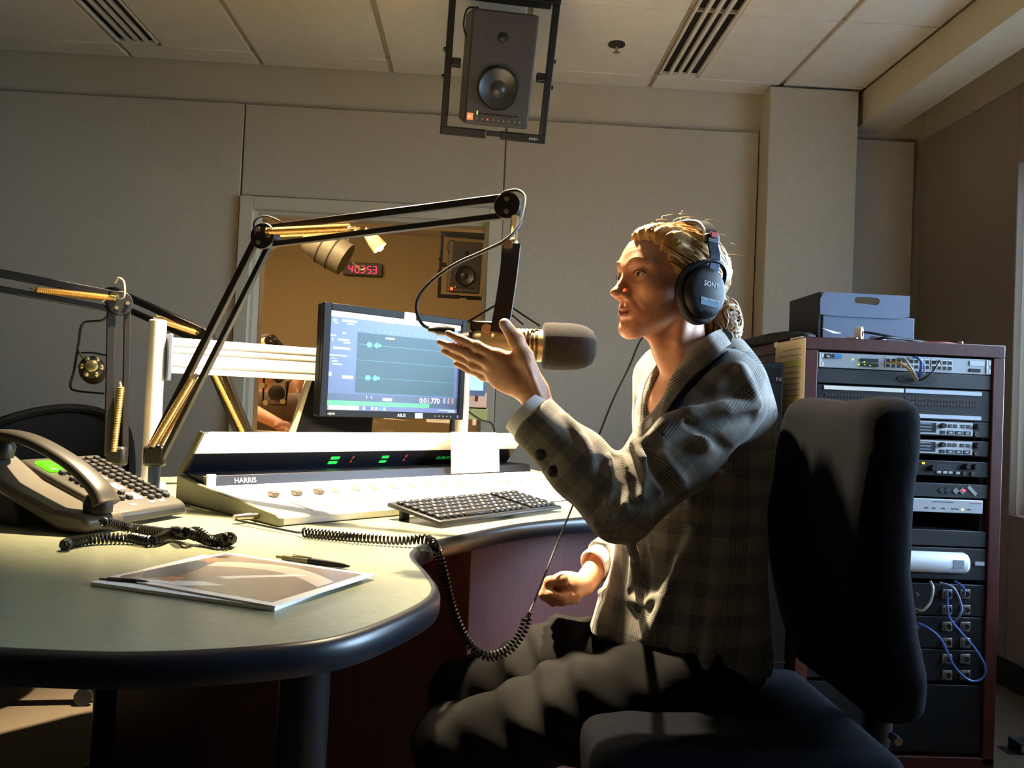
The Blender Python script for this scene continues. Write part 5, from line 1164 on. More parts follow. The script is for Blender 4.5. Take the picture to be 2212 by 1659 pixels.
MB().tube(bez([V((.46, 1.37, .40)), V((.62, 1.37, .39)), V((.70, 1.37, .45)), V((.695, 1.37, .58)), V((.675, 1.37, .70))], 6), .024, 10).build('back_bracket', M_blk, oc)
MB().cyl((0.632, 1.165, 0.533), (0.632, 1.185, 0.533), .006, n=14).build('bracket_bolt', M_chr, oc)
MB().b2((.30, 1.27, .385), (.56, 1.47, .412)).build('seat_plate', M_blk, oc, bev=.01)
MB().cyl((.43, 1.37, .11), (.43, 1.37, .39), .028, n=18).build('gas_lift', M_blk, oc)
MB().lathe([(.05, .07), (.05, .12), (.03, .14)], (.43, 1.37, 0), (0, 0, 1), 18).build('base_hub', M_blk, oc)
star(oc, .43, 1.37, .28, .5)
# ================================================================== PERSON
per = thing('person', 'seated person in a grey plaid jacket and headphones gesturing beside the microphone', 'person', (.42, 1.5, 0))
cy_, sy_ = math.cos(math.radians(22)), math.sin(math.radians(22))
HO = PY(1440, 600, 1.5); HF = V((-cy_, -sy_, 0)); HS = V((sy_, -cy_, 0))
pt = math.radians(2.0); HU_ = EZ * math.cos(pt) - HF * math.sin(pt) * -1 * -1; HU_ = _n(EZ); 
HM = np.array([HF, HS, HU_])
def toh(P): return (P - HO) @ HM.T
def hw(f, s, u): return HO + HF * f + HS * s + HU_ * u
cb_, sb_ = math.cos(math.radians(20)), math.sin(math.radians(20))
BF = V((-cb_, -sb_, 0)); BS = V((sb_, -cb_, 0)); BM = np.array([BF, BS, EZ])

def s_head(q):
    d = s_ell(q, (-.014, 0, .016), (.096, .074, .071))
    d = smin(d, s_ell(q, (.030, 0, .022), (.060, .062, .056)), .02)
    d = smin(d, s_ell(q, (.036, 0, -.036), (.050, .053, .072)), .025)
    d = smin(d, s_ell(q, (.066, 0, -.070), (.027, .031, .032)), .022)
    aq = q.copy(); aq[:, 1] = np.abs(aq[:, 1])
    d = smin(d, s_cone(aq, (-.004, .047, -.060), (.069, .012, -.103), .0145, .0125), .022)
    d = smin(d, s_ell(q, (.077, 0, -.104), (.017, .020, .015)), .016)
    d = smin(d, s_ell(aq, (.056, .040, -.026), (.024, .019, .018)), .022)
    d = smin(d, s_chain(aq, [(.084, .006, .010), (.081, .026, .017), (.066, .050, .012)], [.0075, .0085, .007]), .014)
    d = smax(d, -s_ell(aq, (.0925, .033, -.006), (.0145, .0185, .0125)), .010)
    # nose
    d = smin(d, s_chain(q, [(.082, 0, .008), (.0935, 0, -.014), (.1075, 0, -.0365)], [.0065, .0070, .0080]), .010)
    d = smin(d, s_ell(q, (.110, 0, -.0390), (.0100, .0095, .0082)), .006)
    d = smin(d, s_ell(aq, (.0945, .0115, -.0435), (.0105, .0070, .0070)), .006)
    d = smax(d, -s_ell(aq, (.1000, .0070, -.0495), (.0065, .0035, .0038)), .003)
    # eyelids around the eyeball
    lid = s_ell(aq, (.0715, .0325, -.0055), (.0150, .0155, .0138)); lid = smax(lid, -s_ell(aq, (.0885, .0335, -.0060), (.0115, .0125, .0050)), .0015)
    d = smin(d, lid, .003)
    # lips, mouth just open
    d = smax(d, -s_cone(aq, (.0965, .0, -.0585), (.0950, .001, -.050), .0022, .0018), .004)
    d = smin(d, s_chain(aq, [(.0935, .002, -.0655), (.0895, .013, -.0668), (.0765, .0250, -.0680)], [.0048, .0044, .0022]), .005)
    d = smin(d, s_chain(aq, [(.0915, .0, -.0775), (.0880, .012, -.0765), (.0770, .0240, -.0692)], [.0056, .0050, .0022]), .005)
    d = smax(d, -s_chain(aq, [(.0975, 0, -.0716), (.0910, .012, -.0714), (.0800, .0235, -.0688)], [.0032, .0030, .0014]), .0022)
    d = smax(d, -s_cone(aq, (.0935, 0, -.0875), (.0900, .012, -.0865), .0035, .0025), .008)
    # creases: nasolabial fold and forehead lines
    d = smax(d, -s_chain(aq, [(.0885, .0195, -.044), (.0820, .0285, -.058), (.0745, .0330, -.070)], [.0016, .0016, .0010]), .005)
    for zz in (.043, .051): d = smax(d, -s_chain(aq, [(.0905 - (zz - .043) * .35, 0, zz), (.0825 - (zz - .043) * .35, .026, zz + .002)], [.0010, .0008]), .004)
    return d
NB = PY(1508, 838, 1.56)                                   # base of the neck
WR = PY(1157, 850, 1.383); CUF = PY(1152, 908, 1.372)
H1 = {}
def pk(x, y, Y): return PY(x, y, Y)
hand_f = [([(1072, 768, 1.372), (1030, 748, 1.383), (997, 734, 1.395), (968, 720, 1.405)], [.0108, .0086, .0077, .0060]),
          ([(1062, 786, 1.380), (1015, 766, 1.392), (980, 751, 1.404), (950, 739, 1.414)], [.0108, .0087, .0078, .0060]),
          ([(1066, 806, 1.389), (1022, 787, 1.402), (988, 771, 1.412), (958, 758, 1.420)], [.0104, .0084, .0075, .0058]),
          ([(1078, 824, 1.397), (1043, 811, 1.408), (1012, 798, 1.416), (984, 785, 1.424)], [.0094, .0076, .0067, .0052])]
thumb = ([(1150, 818, 1.372), (1134, 770, 1.362), (1115, 734, 1.355), (1090, 700, 1.350)], [.0165, .0138, .0124, .0100])
def s_hand1(P):
    d = s_ell(P, pk(1108, 806, 1.388), (.046, .015, .034), None)
    for (pts, rs) in hand_f:
        q = [pk(*p) for p in pts]
        d = smin(d, s_cone(P, WR + (q[0] - WR) * .12, q[0], .0165, rs[0] + .0005), .014)
    fs = None
    for (pts, rs) in hand_f:
        q = [pk(*p) for p in pts]; e = s_chain(P, q, rs, .004)
        e = smin(e, s_ell(P, q[1] - V((0, .003, 0)), (.0093, .0078, .0086)), .006)
        fs = e if fs is None else np.minimum(fs, e)
    d = smin(d, fs, .006)
    t = [pk(*p) for p in thumb[0]]; e = s_chain(P, t, thumb[1], .006); e = smin(e, s_ell(P, t[2], (.0135, .012, .0135)), .006)
    d = smin(d, e, .010)
    d = smin(d, s_cone(P, pk(1128, 775, 1.368), pk(1082, 775, 1.376), .010, .009), .016)          # web of the thumb
    d = smin(d, s_chain(P, [WR, pk(1165, 875, 1.379), pk(1185, 938, 1.366)], [.0235, .0245, .028]), .018)
    d = smin(d, s_cone(P, pk(1140, 790, 1.352), pk(1166, 858, 1.358), .0035, .0045), .006)      # tendon of the thumb
    for x0, y0, x1, y1 in ((1085, 800, 1140, 842), (1075, 788, 1138, 826)): d = smin(d, s_cone(P, pk(x0, y0, 1.374), pk(x1, y1, 1.368), .0028, .0028), .006)
    return d
W2_ = pk(1262, 1262, 1.635)
def s_hand2(P):
    d = s_ell(P, pk(1222, 1268, 1.615), (.034, .034, .030))
    for k in range(4):
        o = V((.004 * k, .0185 * k - .028, -.004 * k)); q = [pk(1212, 1246, 1.61) + o, pk(1184, 1250, 1.605) + o, pk(1172, 1278, 1.605) + o, pk(1192, 1294, 1.61) + o]
        d = smin(d, s_chain(P, q, [.0115, .0105, .0095, .0085], .004), .005)
    t = [pk(1240, 1288, 1.595), pk(1212, 1296, 1.572), pk(1188, 1284, 1.566)]; d = smin(d, s_chain(P, t, [.015, .0118, .0095], .004), .006)
    return smin(d, s_chain(P, [pk(1226, 1270, 1.618), W2_, pk(1320, 1190, 1.70)], [.026, .023, .030]), .015)
ELB = pk(1340, 1088, 1.330); SHN = pk(1560, 850, 1.405); SHF = pk(1445, 822, 1.745); ELF = pk(1425, 1130, 1.80)
def near(P, c, r): return np.linalg.norm(P - V(c), axis=1) < r
def grp(P, d, c, r, fn, k):
    m = near(P, c, r)
    if m.any():
        e = fn(P[m]); d[m] = smin(d[m], e, k)
    return d
def s_body(P):
    d = s_ell(P, pk(1515, 950, 1.575), (.095, .125, .19), BM)
    d = smin(d, s_ell(P, pk(1490, 1250, 1.57), (.10, .125, .20), BM), .05)
    d = smin(d, s_chain(P, [NB - EZ * .03, SHN - EZ * .03], [.05, .045]), .04); d = smin(d, s_chain(P, [NB - EZ * .03, SHF - EZ * .03], [.05, .045]), .04)
    d = smin(d, s_chain(P, [SHN - EZ * .03, ELB, pk(1250, 1002, 1.348), CUF], [.045, .036, .032, .028]), .02)
    d = smin(d, s_chain(P, [SHF - EZ * .03, ELF, pk(1320, 1190, 1.70)], [.045, .038, .030]), .02)
    for s_, y in ((0, 1.45), (1, 1.66)):
        d = smin(d, s_chain(P, [pk(1480, 1440, y), pk(1000, 1600 - 85 * s_, y - .04), V(pk(1000, 1600 - 85 * s_, y - .04)) * V((1, 1, 0)) + V((.06, 0, .10))], [.07, .048, .036]), .04)
    # neck with its cords
    nk = s_chain(P, [hw(-.030, 0, -.045), hw(-.030, 0, -.12), NB], [.049, .043, .054], .03)
    nk = smin(nk, s_chain(P, [hw(-.012, .046, -.055), hw(-.004, .040, -.12), NB + BF * .052 + BS * .012 - EZ * .005], [.012, .011, .009]), .014)
    nk = smin(nk, s_chain(P, [hw(.030, .006, -.105), hw(.012, .006, -.13), NB + BF * .055 + EZ * .01], [.016, .012, .012]), .022)
    nk = smin(nk, s_ell(P, NB - EZ * .03 + BF * .02, (.07, .11, .05), BM), .04)
    d = smin(d, nk, .03)
    d = grp(P, d, HO - EZ * .01, .19, lambda q: s_head(toh(q)), .016)
    d = grp(P, d, pk(1080, 790, 1.38), .20, s_hand1, .01)
    d = grp(P, d, pk(1225, 1265, 1.62), .14, s_hand2, .01)
    return d
# skin with the colour of lips, cheeks and nails as an attribute
def lipmask(P):
    q = toh(P); aq = q.copy(); aq[:, 1] = np.abs(aq[:, 1])
    a = np.minimum(s_chain(aq, [(.0935, .002, -.0655), (.0895, .013, -.0668), (.0770, .0245, -.0705)], [.0048, .0044, .0022]), s_chain(aq, [(.0915, .0, -.0775), (.0880, .012, -.0765), (.0775, .0235, -.0715)], [.0056, .0050, .0022]))
    return np.clip(1 - a / .0015, 0, 1) * (near(P, HO, .2))
def nailmask(P):
    m = np.zeros(len(P))
    for (pts, rs) in hand_f:
        a, b = pk(*pts[2]), pk(*pts[3]); dr = _n(b - a); t = (P - b) @ dr
        m = np.maximum(m, ((t > .0015) & (np.linalg.norm(P - b, axis=1) < .012)).astype(float))
    a, b = pk(*thumb[0][2]), pk(*thumb[0][3]); dr = _n(b - a); c = b + V((0, -.009, 0)) + V((.001, 0, -.001)); q = P - c
    m = np.maximum(m, .45 * ((np.linalg.norm(q, axis=1) < .0105) & (P[:, 1] < b[1] - .004)))
    return m
def skin_material():
    m = mat('skin', '#d89c78', .48, noise=.10, scale=90, bump=.12, bscale=500, sss=.0); nt = m.node_tree; b = nt.nodes['Principled BSDF']
    src = b.inputs['Base Color'].links[0].from_socket
    for nm, col in (('lip', '#a0503f'), ('nail', '#eed9c8')):
        at = nt.nodes.new('ShaderNodeAttribute'); at.attribute_name = nm; mx_ = nt.nodes.new('ShaderNodeMix'); mx_.data_type = 'RGBA'
        nt.links.new(at.outputs['Fac'], mx_.inputs[0]); nt.links.new(src, mx_.inputs[6]); mx_.inputs[7].default_value = (*lin(col), 1); src = mx_.outputs[2]
    nt.links.new(src, b.inputs['Base Color']); return m
M_skin = skin_material()
body = sdf_obj('body', s_body, (-.17, 1.18, .06), (.66, 1.90, 1.375), .003, M_skin, per, {'lip': lipmask, 'nail': nailmask})
# eyes
for s_ in (-1, 1):
    ec = hw(.0715, .0325 * s_, -.0055); gd = _n(HF * .97 - HS * .10 * 1 + HU_ * .05)
    x, y, z = frame_from(gd)
    ey = MB().ball(ec, .0126, 20, 14, (x, y, z)).build('eye', mat('eye_white', '#cfc6bc', .25), per)
    MB().lathe([(.0058, .0112), (.0052, .0122), (.0001, .0130)], ec, gd, 18).build('iris', mat('iris_blue', '#5b6f78', .2), ey)
    MB().lathe([(.0026, .0127), (.0001, .0133)], ec, gd, 14).build('pupil', mat('pupil', '#080808', .1), ey)
    br_ = bez([hw(.0915, .008 * s_, .0155), hw(.0925, .020 * s_, .0215), hw(.0870, .036 * s_, .0235), hw(.0735, .050 * s_, .0185)], 6)
    MB().tube(br_, [.0008 + .0012 * math.sin(math.pi * (i + .5) / len(br_)) for i in range(len(br_))], 6).build('eyebrow', mat('brow', '#a67d4f', .8), per)
    ls = bez([hw(.0865, .0195 * s_, -.0035), hw(.0878, .030 * s_, .0008), hw(.0845, .041 * s_, -.001), hw(.0790, .0475 * s_, -.0055)], 5)
    MB().tube(ls, .0011, 5).build('eyelash', mat('lash', '#2a1a12', .7), per)

# ---------------------------------------------------------------- jacket
sl_pts = [CUF, pk(1250, 1002, 1.348), ELB, pk(1450, 985, 1.365), SHN]; sl_r = [.047, .053, .060, .070, .080]
cdir = _n(CUF - pk(1250, 1002, 1.348))
fs_pts = [pk(1300, 1210, 1.675), pk(1370, 1165, 1.75), ELF, SHF]; fs_r = [.042, .052, .060, .078]
fdir_ = _n(fs_pts[0] - fs_pts[1])
C3 = pk(1462, 1400, 1.56)
def s_jk0(P):
    t = s_ell(P, pk(1517, 930, 1.575), (.118, .168, .205), BM)
    t = smin(t, s_ell(P, pk(1486, 1210, 1.57), (.138, .166, .26), BM), .06)
    t = smin(t, s_ell(P, C3, (.168, .186, .16), BM), .06)
    t = smin(t, s_chain(P, [SHF - EZ * .015, NB - EZ * .035 - BF * .012, SHN - EZ * .015], [.060, .075, .062]), .05)
    lim = .520 + .42 * np.clip((P - C3) @ BF - .04, 0, .3) + .006 * np.sin(np.arctan2((P - C3) @ BS, (P - C3) @ BF) * 7)
    t = smax(t, lim - P[:, 2], .008)
    fa_ = s_chain(P, fs_pts, fs_r, .02); fa_ = np.maximum(fa_, (P - fs_pts[0]) @ fdir_)
    t = smin(t, fa_, .03)
    sl = s_chain(P, sl_pts, sl_r, .02); sl = np.maximum(sl, np.where(np.linalg.norm(P - CUF, axis=1) < .15, (P - CUF) @ cdir - .004, -1))
    d = smin(t, sl, .022)
    # neck opening and lapel V
    d = smax(d, -s_chain(P, [NB + EZ * .10 - BF * .005, NB - EZ * .005 + BF * .03, NB - EZ * .10 + BF * .115, NB - EZ * .21 + BF * .155], [.070, .060, .030, .012]), .012)
    return d
ridges = []
for pts, rr in [([(1632, 872), (1565, 884), (1490, 897), (1440, 918), (1405, 948)], .018), ([(1376, 958), (1398, 995), (1432, 1055)], .016), ([(1378, 968), (1385, 1010), (1380, 1070)], .010), ([(1345, 985), (1362, 1030), (1352, 1085)], .011), ([(1318, 990), (1322, 1030), (1308, 1085)], .009),
                ([(1455, 905), (1520, 955), (1565, 1010)], .015), ([(1430, 985), (1470, 1040), (1490, 1080)], .010), ([(1600, 800), (1625, 850)], .012), ([(1290, 1130), (1340, 1120), (1400, 1110)], .008), ([(1360, 1160), (1372, 1210), (1365, 1270)], .010),
                ([(1500, 1150), (1450, 1260), (1400, 1380)], .012), ([(1560, 1200), (1540, 1320), (1520, 1440)], .013), ([(1300, 1280), (1380, 1300), (1450, 1290)], .009), ([(1225, 900), (1260, 950), (1275, 985)], .007)]:
    q = [march(s_jk0, x, y) for x, y in pts]; q = [p for p in q if p is not None]
    if len(q) > 1: ridges.append(([p + V((0, rr * .15, 0)) for p in q], rr))
valleys = []
for pts, rr in [([(1625, 905), (1560, 912), (1500, 925), (1450, 950)], .012), ([(1398, 968), (1416, 1010), (1446, 1062)], .010), ([(1362, 975), (1374, 1020), (1368, 1080)], .009), ([(1332, 985), (1342, 1035), (1330, 1085)], .009), ([(1300, 1000), (1306, 1040), (1290, 1085)], .008),
                ([(1600, 845), (1540, 850), (1480, 872)], .008), ([(1480, 905), (1535, 945), (1575, 975)], .005), ([(1385, 1165), (1392, 1220), (1385, 1290)], .009), ([(1530, 1150), (1490, 1260), (1440, 1390)], .010), ([(1585, 1200), (1570, 1320), (1550, 1450)], .010), ([(1600, 1010), (1560, 1080), (1500, 1125)], .006)]:
    q = [march(s_jk0, x, y) for x, y in pts]; q = [p for p in q if p is not None]
    if len(q) > 1: valleys.append(([p - V((0, rr * .35, 0)) for p in q], rr))
def s_jk(P):
    d = s_jk0(P)
    for q, rr in ridges:
        c = sum(q) / len(q); m = near(P, c, .20)
        if m.any():
            n = len(q); e = s_chain(P[m], q, [rr * (.55 + .45 * math.sin(math.pi * (i + .5) / n)) for i in range(n)]); d[m] = smin(d[m], e, .010)
    for q, rr in valleys:
        c = sum(q) / len(q); m = near(P, c, .18)
        if m.any():
            n = len(q); e = s_chain(P[m], q, [rr * (.4 + .6 * math.sin(math.pi * (i + .5) / n)) for i in range(n)]); d[m] = smax(d[m], -e, .014)
    d += .0016 * np.sin(P[:, 2] * 55 + P[:, 0] * 40) * np.sin(P[:, 0] * 63 - P[:, 1] * 50)
    return d
def cloth_uv(P):
    out = np.zeros((len(P), 3)); best = np.full(len(P), 9.0)
    def bone(a, b, off, bias=0.0, rad=.058):
        a, b = V(a), V(b); ab = b - a; L = np.linalg.norm(ab); x, y, z = frame_from(ab, (0, 1, 0)); t = (P - a) @ z; tt = np.clip(t, 0, L)
        dd = np.linalg.norm(P - a - tt[:, None] * z, axis=1) + bias; m = dd < best; best[m] = dd[m]
        q = P - a; out[m, 0] = (t + off)[m]; out[m, 1] = (np.arctan2(q @ y, q @ x) * rad)[m]
    bone(CUF, ELB, 0); bone(ELB, SHN, np.linalg.norm(CUF - ELB), 0, .066); bone(fs_pts[0], ELF, 0); bone(ELF, SHF, .3)
    tc = P - pk(1500, 1100, 1.57); dd = np.maximum(np.abs(tc @ BS) * .9 - .02, 0) * .35 + .052; 
    tor = s_ell(P, pk(1500, 1100, 1.57), (.125, .17, .42), BM) + .078
    m = tor < best; out[m, 0] = P[m, 2]; out[m, 1] = ((tc @ BS) * .8 - (tc @ BF) * .6)[m]
    return out
def plaid():
    m = bpy.data.materials.new('glen_plaid'); m.use_nodes = True; nt = m.node_tree; b = nt.nodes['Principled BSDF']; b.inputs['Roughness'].default_value = .9; b.inputs['Sheen Weight'].default_value = .25
    at = nt.nodes.new('ShaderNodeAttribute'); at.attribute_name = 'weave'; sp_ = nt.nodes.new('ShaderNodeSeparateXYZ'); nt.links.new(at.outputs['Vector'], sp_.inputs[0])
    def mth(op, a, v=None, b2=None):
        n = nt.nodes.new('ShaderNodeMath'); n.operation = op; nt.links.new(a, n.inputs[0])
        if b2 is not None: nt.links.new(b2, n.inputs[1])
        elif v is not None: n.inputs[1].default_value = v
        return n.outputs[0]
    res = []
    for i in (0, 1):
        c = sp_.outputs[i]
        act = mth('LESS_THAN', mth('FRACT', mth('DIVIDE', c, .052)), .46); fine = mth('LESS_THAN', mth('FRACT', mth('DIVIDE', c, .0036)), .5)
        thin = mth('LESS_THAN', mth('FRACT', mth('DIVIDE', c, .0036)), .5)
        res.append(mth('ADD', mth('MULTIPLY', mth('MULTIPLY', act, b2=fine), 1.0), b2=mth('MULTIPLY', thin, .14)))
    f = mth('MULTIPLY', mth('ADD', res[0], b2=res[1]), .52)
    mx_ = nt.nodes.new('ShaderNodeMix'); mx_.data_type = 'RGBA'; nt.links.new(f, mx_.inputs[0]); mx_.inputs[6].default_value = (*lin('#8b8478'), 1); mx_.inputs[7].default_value = (*lin('#23211f'), 1)
    nt.links.new(mx_.outputs[2], b.inputs['Base Color']); MATS['glen_plaid'] = m; return m
M_plaid = plaid()
jk_ = sdf_obj('jacket', s_jk, (.02, 1.20, .50), (.66, 1.93, 1.15), .0042, M_plaid, per, {'weave': cloth_uv})
# collar band and dark piping, lying on the shoulder
cr_px = [(1577, 744), (1560, 756), (1535, 775), (1505, 802), (1475, 836), (1450, 870), (1432, 900), (1418, 930)]
cl_px = [(1556, 712), (1533, 722), (1506, 742), (1478, 774), (1455, 808), (1438, 845), (1426, 880), (1415, 915)]
Yr = [march(s_jk0, x, y) for x, y in cr_px]; yv = [p[1] if p is not None else None for p in Yr]
yl = 1.47
for i in range(len(yv) - 1, -1, -1):
    if yv[i] is None or yv[i] > 1.56 or yv[i] < 1.30: yv[i] = yl
    yl = yv[i]
cR, cLn = [], []
for (xr, yr), (xl, yl_), Y in zip(cr_px, cl_px, yv):
    cR.append(PY(xr, yr, Y - .006)); cLn.append(PY(xl, yl_, min(Y + .022, 1.50)))
cR = bez(cR, 4); cLn = bez(cLn, 4); R_ = []
for p, q in zip(cR, cLn):
    m_ = (p + q) / 2 + V((-.002, -.004, .002)); n_ = V((.2, -.9, .3)) * .0045
    R_.append([p + n_, m_ + n_, q + n_, q - n_, m_ - n_, p - n_])
o = MB().rings(R_).build('collar', M_plaid, jk_, smooth=60)
wv_ = np.array([[v.co.x * .75 + v.co.z * .66, v.co.z * .75 - v.co.x * .66, 0] for v in o.data.vertices], np.float32); at_ = o.data.attributes.new('weave', 'FLOAT_VECTOR', 'POINT'); at_.data.foreach_set('vector', wv_.ravel())
bk = bez([cLn[0] * .5 + cR[0] * .5, PY(1572, 728, 1.56), PY(1545, 735, 1.63), PY(1500, 770, 1.66), PY(1450, 820, 1.66)], 5)
MB().tube(bk, .014, 10).build('collar_back', mat('collar_grey', '#6d675d', .9), jk_)
pip = [p + V((.006, -.004, -.008)) for p in cR]
MB().tube(pip, [.0045 + .0035 * i / (len(pip) - 1) for i in range(len(pip))], 8).build('collar_piping', mat('velvet_black', '#141318', .9, spec=.1), jk_)
for x, y in ((1168, 982), (1196, 1018)):
    p = march(s_jk, x, y)
    if p is not None:
        n_ = _n(CO - p) * .6 + V((-.2, -.5, -.3)); n_ = _n(n_); MB().lathe([(.0095, -.002), (.0095, .003), (.006, .0045), (.002, .004)], p, n_, 18).build('sleeve_button', mat('button_brown', '#2c2620', .3), jk_)
# shirt cuffs and blouse
MB().lathe([(.0435, -.03), (.0425, .016), (.0415, .024), (.037, .0245), (.036, -.03)], CUF, cdir, 32).build('shirt_cuff', mat('shirt_white', '#ece9e4', .8), per)
MB().lathe([(.036, -.03), (.034, .028), (.030, .030), (.029, -.02)], fs_pts[0], fdir_, 28).build('shirt_cuff', mat('shirt_white', '#ece9e4', .8), per)
def s_bl(P):
    d = s_ell(P, pk(1517, 940, 1.575), (.106, .145, .195), BM); d = smin(d, s_ell(P, pk(1490, 1200, 1.57), (.125, .15, .24), BM), .05)
    return smax(d, -s_chain(P, [NB + EZ * .10, NB + BF * .04, NB - EZ * .035 + BF * .085], [.070, .052, .022]), .012)
sdf_obj('blouse', s_bl, (.1, 1.38, .62), (.6, 1.78, 1.12), .007, mat('blouse_cream', '#d8cdb8', .8, bump=.4, bscale=120), per)
# trousers
HN, HFp = pk(1500, 1470, 1.455), pk(1440, 1425, 1.67); KN, KF = pk(985, 1615, 1.36), pk(1010, 1505, 1.60)
def s_tr(P):
    d = smin(s_chain(P, [HN, pk(1250, 1530, 1.41), KN, V((KN[0] + .05, KN[1], .12))], [.095, .082, .066, .058], .03), s_chain(P, [HFp, pk(1220, 1440, 1.64), KF, V((KF[0] + .05, KF[1], .12))], [.100, .090, .068, .058], .03), .03)
    d = smin(d, s_ell(P, (HN + HFp) / 2 + EZ * .02, (.15, .17, .11), BM), .05)
    d = smax(d, P[:, 2] - .70, .01)
    w1 = np.sin(P[:, 0] * 75 + P[:, 2] * 90 + 1.3 * np.sin(P[:, 1] * 30)); 
    return d - .0045 * w1 * np.exp(-((P[:, 0] - .12) / .16) ** 2) - .003 * np.sin(P[:, 0] * 40 - P[:, 1] * 60)
sdf_obj('trousers', s_tr, (-.14, 1.22, .10), (.66, 1.90, .72), .007, mat('trouser_black', '#0e0d0c', .85, spec=.12, noise=.1, scale=300), per)
for kn in (KN, KF):
    c = V((kn[0] + .05, kn[1], 0))
    def s_sh(P): return smax(smin(s_ell(P, c + V((-.07, 0, .035)), (.12, .045, .035)), s_cone(P, c + EZ * .05, c + EZ * .12, .045, .042), .03), .003 - P[:, 2], .004)
    sdf_obj('shoe', s_sh, c + V((-.22, -.08, -.01)), c + V((.09, .08, .18)), .008, mat('shoe_black', '#121010', .35), per)

# ---------------------------------------------------------------- hair
HC = V((-.014, 0, .018)); HRr = V((.106, .083, .078))
def s_hair(P):
    q = toh(P)
    d = s_ell(q, HC, HRr)
    d = smin(d, s_ell(q, (.034, .020, .068), (.046, .046, .022)), .02)
    d = smin(d, s_ell(q, (.018, .062, .050), (.036, .024, .026)), .015); d = smin(d, s_ell(q, (-.030, .060, .052), (.035, .026, .026)), .015); d = smin(d, s_ell(q, (-.012, .072, .025), (.034, .016, .030)), .012)
    d = smin(d, s_ell(q, (-.085, .0, .010), (.038, .062, .062)), .02)
    ln = .841 * q[:, 0] - .541 * q[:, 2]; lim = .0295 - .012 * np.clip((np.abs(q[:, 1]) - .045) / .03, 0, 1) + .004 * np.sin(q[:, 1] * 120)
    d = smax(d, ln - lim, .010); d = smax(d, -.075 - q[:, 2], .02)
    bun = s_ell(q, (-.118, .004, -.070), (.040, .044, .047)); bun = smin(bun, s_ell(q, (-.128, .020, -.095), (.028, .028, .03)), .015); d = smin(d, bun, .014)
    g = np.arctan2(q[:, 1] - 0, q[:, 2] + .06)
    d += .0022 * np.sin(g * 46 + 5 * np.sin(q[:, 0] * 32)) + .0012 * np.sin(g * 105 + 9 * np.sin(q[:, 0] * 26 + 1))
    return d
M_hair = bpy.data.materials.new('hair_blond'); M_hair.use_nodes = True
nt = M_hair.node_tree; b = nt.nodes['Principled BSDF']; b.inputs['Roughness'].default_value = .45
at = nt.nodes.new('ShaderNodeAttribute'); at.attribute_name = 'tone'; cr_ = nt.nodes.new('ShaderNodeValToRGB')
cr_.color_ramp.elements[0].color = (*lin('#6e4522'), 1); cr_.color_ramp.elements[1].color = (*lin('#cfa565'), 1); cr_.color_ramp.elements[0].position = .1; cr_.color_ramp.elements[1].position = .8
nt.links.new(at.outputs['Fac'], cr_.inputs[0]); nt.links.new(cr_.outputs[0], b.inputs['Base Color'])
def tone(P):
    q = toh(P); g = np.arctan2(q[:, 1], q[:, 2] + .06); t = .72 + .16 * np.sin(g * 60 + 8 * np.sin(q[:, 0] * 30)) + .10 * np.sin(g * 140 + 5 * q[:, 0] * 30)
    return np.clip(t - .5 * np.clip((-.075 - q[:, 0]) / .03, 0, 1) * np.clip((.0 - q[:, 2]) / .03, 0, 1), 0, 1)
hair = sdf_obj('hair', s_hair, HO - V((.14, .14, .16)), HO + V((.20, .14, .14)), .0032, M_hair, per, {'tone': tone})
lk = MB(); tones = []
def lock(pts, r, tm=.72):
    n0 = len(lk.v); lk.tube(pts, r, 5); tones.extend([float(np.clip(RNG.normal(tm, .16), .05, 1))] * (len(lk.v) - n0))
a_end = _n(V((-.118, .004, -.060)) / HRr)
for k in range(230):
    s0 = RNG.uniform(-.95, .95); th = s0 * 1.25; fr_u = RNG.uniform(.0, 1)
    f0 = .072 - .030 * abs(s0) ** 2 - RNG.uniform(0, .02); u0 = .058 - .075 * abs(s0) ** 2.2
    a = _n(V((f0 + .012, .080 * math.sin(th) * 1.02, u0)) / HRr); om = math.acos(np.clip(a @ a_end, -1, 1)); pts = []; ph = RNG.uniform(0, 6.28); am = RNG.uniform(.0, .05)
    for i in range(13):
        t = i / 12 * RNG.uniform(.97, 1.0); w_ = (math.sin((1 - t) * om) * a + math.sin(t * om) * a_end) / math.sin(om); w_ = w_ * (1.02 + am * math.sin(t * 9 + ph) * (1 - t) + .05 * math.sin(math.pi * min(1, t * 1.6)) * max(0, 1 - abs(s0)) * .6)
        q = HC + w_ * HRr + V((0, .004 * math.sin(t * 11 + ph), 0)); pts.append(HO + HM.T @ q)
    lock(pts, [.0010 + .0020 * math.sin(math.pi * (i + .6) / 14) for i in range(13)])
for k in range(70):                                  # bun strands
    a0 = RNG.uniform(0, 6.28); el = RNG.uniform(-1.2, 1.2); pts = []; c = V((-.119, .006, -.073)); R3 = V((.041, .045, .048)) * RNG.uniform(.98, 1.08)
    for i in range(10):
        a_ = a0 + i * .24; e_ = el + .12 * math.sin(i * .8 + a0); q = c + R3 * V((math.cos(e_) * math.cos(a_), math.sin(e_), math.cos(e_) * math.sin(a_))); pts.append(HO + HM.T @ q)
    lock(pts, [.0009 + .0016 * math.sin(math.pi * (i + .6) / 11) for i in range(10)], .38)
